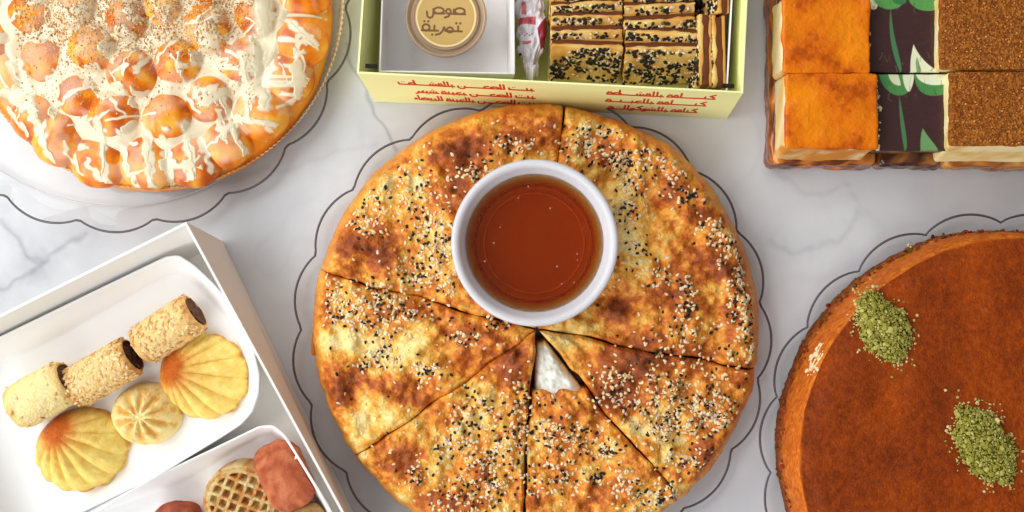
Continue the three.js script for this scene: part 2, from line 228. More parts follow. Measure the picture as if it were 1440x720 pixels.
  const put = (x, y, list, black) => {
    const dx = x - C[0], dy = y - C[1], d = Math.hypot(dx, dy); if (d > 306 || Math.hypot(x - 752, y - 341) < 112) return;
    if (x > 745 && x < 828 && y > 468 && y < 552) return;
    const h = height(x, y), e = 2, nx = -(height(x + e, y) - h) / (e * u2), nz = -(height(x, y + e) - h) / (e * u2), s = 0.72 + 0.5 * r();
    list.push({ p: [dx * u2, h + (black ? 0.0004 : 0.0002) + 0.0002 * r(), dy * u2], n: [nx + 0.5 * (r() - 0.5), 1, nz + 0.5 * (r() - 0.5)], a: r() * 6.28, s: black ? [0.00075 * s, 0.0006 * s, 0.00125 * s] : [0.00088 * s, 0.0005 * s, 0.00142 * s], c: black ? blackSeed(r) : whiteSeed(r) });
  };
  for (const c of cl) { for (let i = 0; i < c[4] * 1.25; i++) put(c[0] + c[2] * 0.75 * gauss(r), c[1] + c[3] * 0.75 * gauss(r), W, false); for (let i = 0; i < c[5] * 1.15; i++) put(c[0] + c[2] * 0.72 * gauss(r), c[1] + c[3] * 0.72 * gauss(r), B, true); }
  for (let i = 0; i < 420; i++) { const a = r() * 6.28, d = 300 * Math.sqrt(r()); put(C[0] + d * Math.cos(a), C[1] + d * Math.sin(a), i % 5 ? W : B, i % 5 === 0); }
  scatter('white_sesame_seeds', SEED, mat(0xffffff, 0.45), W, bread);
  scatter('black_seeds', NUB, mat(0xffffff, 0.4), B, bread);
  // a flake of crust that sticks out over the left edge
  const fl = obj('crust_flake', swell(roundBox(0.0028, 0.003, 0.021, 0.0012, 6), (x, y, z) => 0.0012 * (noise(x * 900 + 50, z * 300 + 50, 0) - 0.5)), mat([176, 104, 44], 0.6), bread);
  fl.position.set((434 - C[0]) * u2, 0.014, (481 - C[1]) * u2); fl.rotation.y = -0.05;

  // ---- syrup cup standing on the bread
  const hr = 0.066, kr = kAt(hr), cx = X(752, hr), cz = Z(341.5, hr), R = 118 * S * kr, y0 = 0.0412;
  const cup = thing('syrup_cup', 'white round plastic cup of dark amber syrup standing on the seeded bread', 'cup', [cx, y0, cz]);
  const top = hr - y0, ri = 98 * S * kAt(0.055), rb = 0.0385;
  const liq = top - 0.0085;
  obj('cup_wall', lathe([[0, 0], [rb - 0.002, 0], [rb, 0.001], [R - 0.0045, top - 0.003], [R - 0.0012, top - 0.0028], [R, top - 0.0015], [R - 0.0006, top], [R - 0.0022, top + 0.0007], [R - 0.0044, top + 0.0002], [R - 0.0056, top - 0.002], [rb - 0.0015, 0.0022], [rb - 0.004, 0.0013], [0, 0.0013]], 128), mat([236, 235, 238], 0.32, { transmission: 0.25, thickness: 0, clearcoat: 0.25, clearcoatRoughness: 0.2 }), cup);
  const wallAt = (y) => lerp(rb - 0.0015, R - 0.0056, (y - 0.0022) / (top - 0.0042)) + 0.0003;
  obj('syrup', lathe([[0, 0.0011], [rb - 0.004, 0.0011], [rb - 0.0015, 0.0023], [wallAt(liq), liq], [wallAt(liq) - 0.001, liq - 0.0003], [0, liq - 0.0003]], 128), mat([255, 255, 255], 0.03, { transmission: 1, thickness: 0.02, ior: 1.42, attenuationColor: hex(228, 140, 40), attenuationDistance: 0.0165 }), cup);
  { const q = rng(8); for (let i = 0; i < 12; i++) { const a = q() * 6.28, d = (0.5 + 0.45 * q()) * 0.039, s = 0.0004 + 0.0005 * q(); obj('bubble', new THREE.SphereGeometry(s, 10, 6, 0, 6.3, 0, 1.57).translate(Math.cos(a) * d, liq - 0.0003, Math.sin(a) * d), mat([250, 226, 190], 0.05, { transmission: 0.8, thickness: 0 }), cup); } }
  obj('base_ring', new THREE.TorusGeometry(0.0315, 0.0006, 8, 96).rotateX(Math.PI / 2).translate(0, 0.0018, 0), mat([250, 240, 230], 0.3), cup);
}
// ---------------------------------------------------------------- kunafa on the right
const crumbMat = mat(0xffffff, 0.75);
{
  const hK = 0.047, C = [1388, 624], R = 299, u2 = S, pos = [X(C[0]), 0.0032, Z(C[1])];
  const t = thing('kunafa', 'large round orange-brown kunafa pastry on the plate at the right', 'pastry', pos);
  const L = 680 * u2;
  const map = texture(1200, 1200, (u, v) => {
    const x = (u - 0.5) * 680, y = (v - 0.5) * 680, wx = x + 22 * (fbm(x / 24, y / 24 + 9, 0, 3) - 0.5), wy = y + 22 * (fbm(x / 24 + 30, y / 24, 0, 3) - 0.5);
    let b = 0.5 + 0.75 * (fbm(wx / 55 + 3, wy / 55, 0, 4) - 0.5) + 0.55 * (fbm(x / 5, y / 5.5, 0, 3) - 0.5) + 0.5 * (fbm(x / 1.6, y / 1.9, 0, 2) - 0.5), d = Math.hypot(x, y) / R;
    let c = mix3([106, 38, 2], [180, 77, 5], clamp(b));
    c = mix3(c, mix3([200, 92, 18], [226, 128, 36], clamp(b)), smooth(0.955, 0.968, d + 0.01 * (fbm(x / 10, y / 10, 0, 2) - 0.5)) * 0.75);
    
    return c;
  });
  const bump = texture(1024, 1024, (u, v) => { const x = u * 680, y = v * 680, g = 255 * (0.5 * fbm(x / 6, y / 7, 0, 3) + 0.5 * fbm(x / 1.8, y / 2, 0, 2)); return [g, g, g]; }, false);
  const m = mat(0xffffff, 0.55, { map, bumpMap: bump, bumpScale: 0.0006, clearcoat: 0.1, clearcoatRoughness: 0.4 });
  const rad = (a, v) => R * u2 * (1 + 0.010 * (fbm(Math.cos(a) * 4 + 9, Math.sin(a) * 4 + 9, 0, 4) - 0.5) * 2);
  const top = 0.0425, dip = (x, z) => 0.0020 * (fbm(x * 60 + 9, z * 60 + 9, 0, 3) - 0.5) + 0.0010 * (fbm(x * 420 + 9, z * 420, 0, 2) - 0.5);
  const g = sheet(240, 64, (u, v) => { const a = u * 2 * Math.PI, r = v * 0.962 * rad(a), x = Math.cos(a) * r, z = Math.sin(a) * r; return [x, top + dip(x, z) - 0.0016 * smooth(0.9, 1, v), z]; }, { wrap: true });
  obj('kunafa_top', planar(g, L), m, t);
  const sp = [[.962, top - .0016], [.972, top - .0034], [.980, top - .008], [.987, .024], [.993, .012], [1, .001], [.99, 0]];
  const side = sheet(520, 36, (u, v) => { const a = u * 2 * Math.PI, f = v * (sp.length - 1), i = Math.min(sp.length - 2, Math.floor(f)), w = f - i, q = lerp(sp[i][0], sp[i + 1][0], w) * rad(a), h = lerp(sp[i][1], sp[i + 1][1], w), rough = v === 0 ? 0 : 0.0022 * (fbm(a * 60 + 9, h * 900 + 9, 0, 3) - 0.5); const x = Math.cos(a) * (q + rough), z = Math.sin(a) * (q + rough); return [x, h + (v === 0 ? dip(x, z) : 0), z]; }, { wrap: true });
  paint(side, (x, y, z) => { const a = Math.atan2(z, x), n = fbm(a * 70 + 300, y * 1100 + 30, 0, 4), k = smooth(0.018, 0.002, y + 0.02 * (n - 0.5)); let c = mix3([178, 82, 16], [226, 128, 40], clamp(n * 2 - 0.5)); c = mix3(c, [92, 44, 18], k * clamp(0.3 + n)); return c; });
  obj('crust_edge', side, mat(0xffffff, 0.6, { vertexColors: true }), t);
  const r = rng(5), dk = [], pl = [];
  for (let i = 0; i < 900; i++) { const a = r() * 6.28, d = rad(a) * (0.985 + 0.02 * r()), s = 0.0006 + 0.0008 * r(); dk.push({ p: [Math.cos(a) * d, 0.002 + 0.016 * r(), Math.sin(a) * d], a: r() * 6, tilt: r() * 2, s: [s, s * 0.7, s * 1.6], c: hex(96 + 60 * r(), 50 + 34 * r(), 18 + 14 * r()) }); }
  scatter('crisp_crumbs', NUB, crumbMat, dk, t);
  for (let i = 0; i < 150; i++) { const f = r(), px = lerp(1205, 1300, f) + 8 * gauss(r) * 0.6, py = lerp(382, 338, Math.pow(f, 0.7)) + 5 * gauss(r), s = 0.0007 + 0.0012 * r(); const x = X(px, 0.042) - pos[0], z = Z(py, 0.042) - pos[2], d = Math.hypot(x, z) / (R * u2); if (d > 1.02 || (Math.abs(f - 0.62) > 0.2 && r() < 0.55)) continue; pl.push({ p: [x, 0.0427 - 0.034 * smooth(0.955, 1.0, d) ** 1.6, z], a: r() * 6, tilt: r() * 2, s: [s, s * 0.75, s * 1.3], c: hex(238 - 20 * r(), 214 - 30 * r(), 165 - 40 * r()) }); }
  for (let i = 0; i < 110; i++) { const ang = 3.585 + 0.032 * gauss(r), f = clamp(0.5 + 0.22 * gauss(r)), s = 0.0006 + 0.0011 * r(), d = R * u2 * lerp(0.966, 0.985, f); pl.push({ p: [Math.cos(ang) * d, lerp(0.0405, 0.026, f), Math.sin(ang) * d], n: [Math.cos(ang), 0.6, Math.sin(ang)], a: r() * 6, s: [s, s * 0.5, s * 1.3], c: hex(244 - 14 * r(), 228 - 24 * r(), 190 - 40 * r()) }); }
  scatter('pale_crumbs', NUB, crumbMat, pl, t);
  const pile = (px, py, rx, ry, rot, label, seed) => {
    const q = rng(seed), h0 = 0.0456, kk = S * kAt(hK), o = thing('pistachio_pile', label, 'pistachio', [X(px, hK), h0, Z(py, hK)]), L1 = [], L2 = [];
    const shape = (d) => 0.0075 * Math.pow(Math.max(0, 1 - d * d), 0.7);
    const at = (a, d) => { const e = 1 + 0.16 * (noise(Math.cos(a) * 2 + seed, Math.sin(a) * 2 + 5) - 0.5) * 2, x = Math.cos(a) * rx * d * e, y = Math.sin(a) * ry * d * e, c = Math.cos(rot), s = Math.sin(rot); return [(x * c - y * s) * kk, (x * s + y * c) * kk]; };
    const g = sheet(64, 16, (u, v) => { const a = u * 6.28319, p = at(a, v * 0.96); return [p[0], shape(v) * 0.85 - 0.001 + 0.0012 * (noise(p[0] * 900 + 99, p[1] * 900 + 99) - 0.5), p[1]]; }, { wrap: true, flip: true });
    paint(g, (x, y, z) => mix3([118, 114, 34], [160, 152, 62], noise(x * 1500 + 40, z * 1500 + 40))); obj('mound', g, mat(0xffffff, 0.8, { vertexColors: true }), o);
    for (let i = 0; i < 1700; i++) { const a = q() * 6.28, d = Math.sqrt(q()), p = at(a, d), s = (0.00035 + 0.0008 * q() * q()) * (q() < 0.07 ? 2.1 : 1); L1.push({ p: [p[0], shape(d) * 0.85 + 0.0002 + 0.0006 * q(), p[1]], a: q() * 6, tilt: q() * 2, s: [s, s * 0.7, s * 1.25], c: hex(...mix3([136, 130, 42], [226, 216, 140], q() * q() * 0.9 + 0.1 * q())) }); }
    for (let i = 0; i < 130; i++) { const a = q() * 6.28, p = at(a, 1.0 + 0.5 * q() * q()), s = 0.0004 + 0.0006 * q(); L1.push({ p: [p[0], 0.0004, p[1]], a: q() * 6, tilt: q() * 2, s: [s, s * 0.7, s * 1.2], c: hex(...mix3([150, 150, 60], [226, 200, 150], q())) }); }
    scatter('chopped_pistachio', NUB, mat(0xffffff, 0.7), L1, o);
  };
  pile(1242, 461, 32, 53, -0.55, 'upper left heap of chopped green pistachio on the kunafa', 21);
  pile(1386, 627, 35, 58, -0.62, 'lower right heap of chopped green pistachio on the kunafa', 37);
}

// ---------------------------------------------------------------- glazed bun ring at the upper left
{
  const hG = 0.036, k = kAt(hG), C = [198, 5], u2 = S * k, pos = [X(C[0], hG), 0.0032, Z(C[1], hG)], r = rng(77);
  const t = thing('glazed_bun_ring', 'round pull-apart bread of golden buns under white icing at upper left', 'bread', pos);
  const buns = [];                                     // x, y in photo pixels from the centre, radius, height
  const ring = (n, R, a0, rad, hh) => { for (let i = 0; i < n; i++) { const a = (a0 + i * 360 / n + 5 * (r() - 0.5)) * Math.PI / 180, q = R + 8 * (r() - 0.5); buns.push([Math.cos(a) * q, Math.sin(a) * q, rad * (0.95 + 0.12 * r()), hh * (0.94 + 0.12 * r()), r() * 50]); } };
  ring(23, 222, 90, 42, 0.033); ring(15, 160, 103, 41, 0.036); ring(9, 96, 60, 40, 0.040); ring(3, 33, 10, 38, 0.041);
  const yb = 0.021, bunH = (x, y) => { let h = 0; for (const b of buns) { const d = ((x - b[0]) ** 2 + (y - b[1]) ** 2) / (b[2] * b[2]); if (d < 1) h = Math.max(h, yb + (b[3] - yb) * Math.sqrt(1 - d)); } return h; };
  const bunMat = mat(0xffffff, 0.32, { vertexColors: true, clearcoat: 0.5, clearcoatRoughness: 0.25 });
  const ball = new THREE.SphereGeometry(1, 40, 26);
  for (const b of buns) {
    if (b[1] < -120) continue;
    const g = ball.clone(); bend(g, (x, y, z) => { const w = 1 + 0.07 * (noise(x * 1.7 + b[4], y * 1.7 + 5, z * 1.7 + b[4]) - 0.5); return [x * b[2] * u2 * w, (y > 0 ? y * (b[3] - yb) * w : y * yb) + yb, z * b[2] * u2 * w]; });
    const dk = r();
    paint(g, (x, y, z) => { const n = fbm(x * 150 + b[4], z * 150 + y * 90, 0, 3), q = clamp(n * 1.9 - 0.45 + (dk - 0.5) * 0.5); return q < 0.5 ? mix3([252, 184, 64], [240, 136, 18], q * 2) : mix3([240, 136, 18], [196, 88, 14], q * 2 - 1); });
    const o = obj('bun', g, bunMat, t); o.position.set(b[0] * u2, 0, b[1] * u2);
  }
  const under = lathe([[0, 0.028], [215, 0.028], [236, 0.0255], [252, 0.0205], [261, 0.0135], [262, 0.007], [258, 0.001], [0, 0.001]].map((p) => [p[0] * u2, p[1]]), 160);
  swell(under, (x, y, z) => 0.0022 * (fbm(x * 60 + 30, z * 60 + 30, 0, 3) - 0.5)); paint(under, (x, y, z) => mix3([250, 184, 68], [234, 130, 20], clamp(fbm(x * 90 + 20, z * 90 + y * 120 + 20, 0, 3) * 2 - 0.5)));
  obj('joined_dough', under, bunMat, t);
  const baseH = (d) => (d < 215 ? 0.028 : 0.028 - 0.015 * Math.pow((d - 215) / 46, 2.4));
  // icing: a sheet that fills the valleys and runs over some of the buns in drips and threads
  const threads = [[405, 30, 452, 70, 5], [402, 92, 446, 116, 3], [345, 118, 444, 116, 6], [388, 150, 440, 122, 3], [330, 165, 420, 182, 5], [372, 180, 400, 196, 4], [420, 50, 425, 110, 4], [60, 215, 92, 262, 4], [88, 200, 120, 268, 3], [170, 205, 190, 272, 5], [230, 195, 236, 270, 5], [282, 190, 300, 250, 4], [310, 130, 345, 232, 5], [120, 225, 150, 270, 4], [100, 130, 80, 150, 4], [150, 130, 175, 160, 4], [380, 20, 470, 20, 3], [398, 55, 432, 60, 4], [40, 150, 78, 250, 4], [258, 130, 282, 158, 4], [280, 90, 360, 100, 5], [0, 150, 40, 190, 4], [335, 205, 352, 232, 3], [395, 130, 432, 135, 3], [140, 170, 145, 268, 6], [205, 190, 212, 274, 8], [262, 175, 268, 262, 7], [345, 80, 350, 160, 8], [372, 0, 378, 100, 14], [360, 60, 372, 150, 12], [20, 90, 60, 190, 10]];
  for (let i = 0; i < 80; i++) { const a = r() * 6.28, d = 60 + 185 * r(), x = 198 + Math.cos(a) * d, y = 5 + Math.sin(a) * d, b = a + 1.2 * gauss(r), l = 18 + 30 * r(); threads.push([x, y, x + Math.cos(b) * l, y + Math.sin(b) * l, 1.5 + 2.2 * r()]); }
  const seg = (x, y, a) => { const bx = a[2] - a[0], by = a[3] - a[1], q = clamp(((x - a[0]) * bx + (y - a[1]) * by) / (bx * bx + by * by)), d = Math.hypot(x - a[0] - bx * q, y - a[1] - by * q); return d / (a[4] * (0.92 - 0.4 * q)); };
  const edge = (a) => 258 + 5 * (fbm(Math.cos(a) * 8 + 9, Math.sin(a) * 8 + 9, 0, 3) - 0.5);
  const iceH = (x, y) => {
    const d = Math.hypot(x, y), bh = Math.max(bunH(x, y), baseH(d)), px = x + C[0], py = y + C[1];
    const wx = px + 8 * (noise(px / 9, py / 9) - 0.5), wy = py + 8 * (noise(px / 9 + 40, py / 9) - 0.5);
    let lvl = 0.0306 + 0.005 * (fbm(px / 40 + 2, py / 40, 0, 2) - 0.5) - 0.024 * smooth(195, 255, d) + 0.003 * smooth(120, 40, d), over = -0.004;
    let cov = fbm(px / 26 + 11, py / 26, 0, 3) - 0.60 + 0.06 * smooth(200, 100, d) - 0.10 * smooth(225, 262, d);
    over = lerp(-0.002, 0.0009, smooth(0.05, 0.09, cov));
    for (const s of threads) { if (s[4] < 5 || Math.abs(px - s[0]) > 130 || Math.abs(py - s[1]) > 130) continue; const q = seg(wx, wy, s); if (q < 1.3) over = Math.max(over, lerp(0.0009, -0.002, smooth(0.55, 1.3, q))); }
    const a2 = bh + over; return a2 > lvl ? Math.max(a2, lvl) : lvl + 0.0005 * clamp((a2 - lvl + 0.003) / 0.003);
  };
  const veilH = (x, y) => Math.max(bunH(x, y), baseH(Math.hypot(x, y))) + 0.00075;
  const veilMap = texture(640, 640, (u, v) => { const px = C[0] + (u - 0.5) * 560, py = C[1] + (v - 0.5) * 560, w = px + 12 * (noise(px / 8 + 5, py / 8) - 0.5), d = Math.hypot(px - C[0], py - C[1]); let s = smooth(0.40, 0.62, fbm(w / 20 + 31, py / 24, 0, 3) - 0.03 - 0.08 * smooth(215, 262, d)) * 0.24; for (const t of threads) { if (Math.abs(px - t[0]) > 130 || Math.abs(py - t[1]) > 130) continue; s = Math.max(s, 0.82 * smooth(1.7, 0.6, seg(w, py, t))); } s *= 255; return [s, s, s]; }, false);
  const icingSheet = (iceH, name, m) => {
  const n = 270, P = [], IX = [], id = new Int32Array((n + 1) * (n + 1)).fill(-1), sp = 2.0, o0 = -270;
  const mask = (i, j) => { const x = o0 + i * sp, y = o0 + j * sp; return y > -110 && Math.hypot(x, y) < edge(Math.atan2(y, x)); };
  for (let j = 0; j <= n; j++) for (let i = 0; i <= n; i++) if (mask(i, j)) { const x = o0 + i * sp, y = o0 + j * sp; id[j * (n + 1) + i] = P.length / 3; P.push(x * u2, iceH(x, y), y * u2); }
  for (let j = 0; j < n; j++) for (let i = 0; i < n; i++) { const a = id[j * (n + 1) + i], b = id[j * (n + 1) + i + 1], c = id[(j + 1) * (n + 1) + i], d = id[(j + 1) * (n + 1) + i + 1]; if (a >= 0 && b >= 0 && c >= 0 && d >= 0) IX.push(a, c, b, b, c, d); }
  const g = new THREE.BufferGeometry(); g.setAttribute('position', new THREE.Float32BufferAttribute(P, 3)); g.setIndex(IX); g.computeVertexNormals(); planar(g, 560 * u2);
  obj(name, g, m, t);
  };
  icingSheet(iceH, 'icing', mat([252, 239, 202], 0.24, { transparent: true, opacity: 0.74, clearcoat: 0.6, clearcoatRoughness: 0.12 }));
  icingSheet(veilH, 'thin_icing', mat([253, 240, 204], 0.2, { transparent: true, alphaMap: veilMap, clearcoat: 0.6, clearcoatRoughness: 0.12 }));
  // brown crumbs over the far part
  const cr = [];
  for (let i = 0; i < 15000 && cr.length < 5200; i++) {
    const px = 20 + 340 * r(), py = -20 + 190 * r(), dense = smooth(105, 40, py + 22 * (fbm(px / 30, py / 30, 0, 2) - 0.5) * 2 + 0.0009 * (px - 170) ** 2) + 0.10; if (r() > dense) continue;
    const x = px - C[0], y = py - C[1], s = 0.00028 + 0.0006 * r() * r();
    cr.push({ p: [x * u2, Math.max(iceH(x, y), bunH(x, y)) + s * 0.3, y * u2], a: r() * 6, tilt: r() * 2, s: [s, s * 0.7, s * 1.3], c: hex(...mix3([184, 126, 64], [238, 200, 138], r())) });
  }
  scatter('biscuit_crumbs', NUB, crumbMat, cr, t);
  // pleated pale paper liner round the bread
  const N = 220;
  const lin = thing('paper_liner', 'pale yellow pleated paper edge around the glazed bun ring', 'paper liner', [X(222, 0.015), 0.0026, Z(3, 0.015)]);
  obj('pleated_wall', sheet(N * 2, 4, (u, v, i) => { const a = u * 2 * Math.PI, q = (252 + 12 * v + (i % 2 ? 1.3 : -0.6)) * S * kAt(0.015); return [Math.cos(a) * q, 0.004 + 0.017 * v, Math.sin(a) * q]; }, { wrap: true }), mat([244, 234, 190], 0.5, { transmission: 0.3, thickness: 0 }), lin);
}
// ---------------------------------------------------------------- white cardboard box with two paper trays, lower left
{
  const card = mat([246, 242, 236], 0.6), inner = mat([244, 239, 232], 0.65), hr = 0.05;
  const rimPx = { A: [262, 312], B: [519, 785], D: [-184, 534] };
  const A = V(...rimPx.A, hr), B = V(...rimPx.B, hr), D = V(...rimPx.D, hr), Cc = B.clone().add(D).sub(A);
  const a = V(313, 339, 0.0004), b = V(537, 803, 0.0004), d = V(-98, 540, 0.0004), c = b.clone().add(d).sub(a);
  const base = a.clone().add(c).multiplyScalar(0.5); base.y = 0;
  const t = thing('cardboard_box', 'open white cardboard box holding two paper trays of cookies at lower left', 'box', base.toArray());
  const L = (v) => v.clone().sub(base);
  const wall = (n, p, q, r, s) => obj(n, panel(L(p), L(q), L(r), L(s), 0.0016), card, t);
  wall('side_wall', b, a, A, B); wall('side_wall', a, d, D, A); wall('side_wall', d, c, Cc, D); wall('side_wall', c, b, B, Cc);
  obj('floor', panel(L(a.clone().setY(.0022)), L(d.clone().setY(.0022)), L(c.clone().setY(.0022)), L(b.clone().setY(.0022)), 0.0016), inner, t);
  // folded lip along the far rim
  const white = mat([251, 251, 251], 0.5, { clearcoat: 0.1, clearcoatRoughness: 0.4 });
  function tray(label, rim, shrink, hRim, px0, py0) {
    const ctr = V(px0, py0, 0.004), o = thing('paper_tray', label, 'tray', [ctr.x, 0.0026, ctr.z], 'paper trays in the white box');
    const crv = new THREE.CatmullRomCurve3(rim.map((p) => V(p[0], p[1], hRim)), true, 'catmullrom', 0.12), N = 220, pts = crv.getSpacedPoints(N);
    const cen = new THREE.Vector3(); for (const p of pts) cen.add(p); cen.multiplyScalar(1 / pts.length);
    const f = (off) => (u, v) => {
      const p = pts[Math.round(u * N) % N], dx = p.x - cen.x, dz = p.z - cen.z, l = Math.hypot(dx, dz), kk = (l - shrink) / l;
      const w = clamp((v - 0.35) / 0.65), q = v < 0.35 ? kk * (v / 0.35) * 0.985 : lerp(kk * 0.985, 1, Math.pow(w, 0.9)), y = 0.0006 + (hRim - 0.0026) * Math.pow(w, 1.25);
      return [cen.x + dx * q - ctr.x, y + off, cen.z + dz * q - ctr.z];
    };
    obj('tray_sheet', [sheet(N, 26, f(0.0006), { wrap: true, flip: true }), sheet(N, 26, f(-0.0002), { wrap: true })], white, o);
    const tube = new THREE.TubeGeometry(crv, 320, 0.0008, 6, true).translate(-ctr.x, -0.0026, -ctr.z); obj('rolled_rim', tube, white, o);
  }
  tray('larger white paper tray with rolled and shell cookies in the box', [[-170, 556], [-120, 532], [0, 475], [120, 417], [232, 363], [252, 361], [274, 376], [298, 399], [325, 429], [344, 462], [356, 495], [363, 528], [362, 554], [354, 578], [338, 596], [309, 615], [220, 669], [134, 721], [0, 800], [-120, 790], [-180, 700]], 0.013, 0.030, 100, 590);
  tray('smaller white paper tray with brown and waffle cookies at the box corner', [[80, 738], [145, 704], [210, 674], [300, 632], [364, 601], [384, 600], [400, 613], [416, 638], [432, 664], [448, 690], [463, 716], [478, 745], [492, 778], [480, 800], [350, 840], [160, 900], [60, 850]], 0.012, 0.029, 310, 740);
}
// ---------------------------------------------------------------- cookies on the trays
const doughGrain = texture(512, 512, (u, v) => { const n = fbm(u * 40, v * 40, 0, 3), q = fbm(u * 110, v * 110, 0, 2), g = 255 * clamp(0.5 * n + 0.5 * q - 0.5 * smooth(0.62, 0.72, q)); return [g, g, g]; }, false);
const cookieMat = (r = 0.62) => { const m = mat(0xffffff, r, { vertexColors: true, bumpMap: doughGrain, bumpScale: 0.0007 }); m.userData.grain = true; return m; };
const floorY = 0.0040;
function roll(label, x0, y0, x1, y1, rad, tilt, base, toast, sesame, seed) {
  const h = rad * 1.0 + floorY, p = V(x0, y0, h), q = V(x1, y1, h), len = p.distanceTo(q), m = p.clone().add(q).multiplyScalar(0.5), r = rng(seed);
  const t = thing('rolled_cookie', label, 'cookie', [m.x, floorY, m.z]); t.rotation.y = -Math.atan2(q.z - p.z, q.x - p.x);
  const g0 = new THREE.Group(); g0.name = 'roll'; // parts are tilted together by baking the angle
  const prof = [[rad * 0.66, len / 2 - 0.006], [rad * 0.70, len / 2 - 0.0012], [rad * 0.78, len / 2 + 0.0002], [rad * 0.88, len / 2 - 0.0006], [rad * 0.98, len / 2 - 0.004], [rad, len * 0.2], [rad * 1.01, 0], [rad, -len * 0.2], [rad * 0.97, -len / 2 + 0.004], [rad * 0.87, -len / 2 + 0.0005], [rad * 0.78, -len / 2], [rad * 0.7, -len / 2 + 0.0015], [rad * 0.66, -len / 2 + 0.006]];
  const place = (g) => g.rotateZ(-Math.PI / 2).scale(1, 0.93, 1).rotateZ(tilt).translate(0, rad * 0.93 + Math.sin(Math.abs(tilt)) * len * 0.42, 0);
  let g = lathe(prof, 56); const sub = sheet(64, 46, (u, v) => { const f = v * (prof.length - 1), i = Math.min(prof.length - 2, Math.floor(f)), w = f - i, a = u * 2 * Math.PI, rr = lerp(prof[i][0], prof[i + 1][0], w), y = lerp(prof[i][1], prof[i + 1][1], w), k = 1 - 0.05 * Math.exp(-(((u - 0.31 - 0.03 * Math.sin(v * 5)) / 0.012) ** 2)) + 0.10 * (fbm(Math.cos(a) * 2 + seed, Math.sin(a) * 2 + y * 150 + 9, 0, 3) - 0.5) + 0.05 * (noise(Math.cos(a) * 9 + 20, Math.sin(a) * 9 + y * 900 + 90) - 0.5); return [Math.cos(a) * rr * k, y, Math.sin(a) * rr * k]; }, { wrap: true });
  g = sub;
  paint(g, (x, y, z) => { const e = smooth(0.3, 0.5, Math.abs(y) / len), n = fbm(x * 260 + 7, y * 260 + z * 200 + 9, 0, 3); return mix3(mix3(base, [246, 232, 184], clamp(n * 1.6 - 0.6)), toast, clamp(e * 0.55 * (0.4 + n) + 0.7 * (n - 0.55))); });
  obj('pastry_shell', place(g), cookieMat(), t);
  const fill = [1, -1].map((s) => { const d = sheet(28, 8, (u, v) => { const a = u * 6.28319, rr = rad * 0.71 * v; return [Math.cos(a) * rr, s * (len / 2 - 0.0004 + 0.0030 * (noise(Math.cos(a) * v * 4 + 9, Math.sin(a) * v * 4 + 9) - 0.3)), Math.sin(a) * rr]; }, { wrap: true }); return place(d); });
  obj('date_filling', fill, mat([96, 58, 38], 0.5), t);
  if (sesame) {
    const l = []; const M = new THREE.Vector3();
    for (let i = 0; i < sesame; i++) { const a = r() * 6.28, y = (r() - 0.5) * len * 0.93, rr = rad * 1.005; M.set(Math.cos(a) * rr, y, Math.sin(a) * rr); const nn = new THREE.Vector3(Math.cos(a) + 0.3 * (r() - .5), 0.3 * (r() - .5), Math.sin(a) + 0.3 * (r() - .5)); const z = new THREE.Vector3(0, 0, 1), x = new THREE.Vector3(1, 0, 0); M.applyAxisAngle(z, -Math.PI / 2); M.y *= 0.93; M.applyAxisAngle(z, tilt); M.y += rad * 0.93 + Math.sin(Math.abs(tilt)) * len * 0.42; nn.applyAxisAngle(z, -Math.PI / 2).applyAxisAngle(z, tilt); if (M.y < 0.001) continue;
      l.push({ p: M.toArray(), n: nn.toArray(), a: r() * 6, s: [0.0009, 0.0004, 0.0015].map((k) => k * (0.85 + 0.3 * r())), c: hex(...mix3([206, 152, 88], [244, 220, 168], r())) }); }
    scatter('sesame_coating', SEED, mat(0xffffff, 0.5), l, t);
  }
}
roll('plain pale rolled date cookie at the left end of the row', 21, 576, 98, 534, 0.0156, 0.05, [247, 224, 152], [230, 168, 86], 60, 3);
roll('sesame-coated rolled date cookie in the middle of the row', 102, 548, 188, 499, 0.0142, 0.05, [240, 198, 124], [206, 126, 56], 620, 4);
roll('sesame-coated rolled date cookie at the upper right end of the row', 196, 489, 276, 438, 0.0140, 0.05, [243, 202, 126], [214, 136, 62], 420, 6);

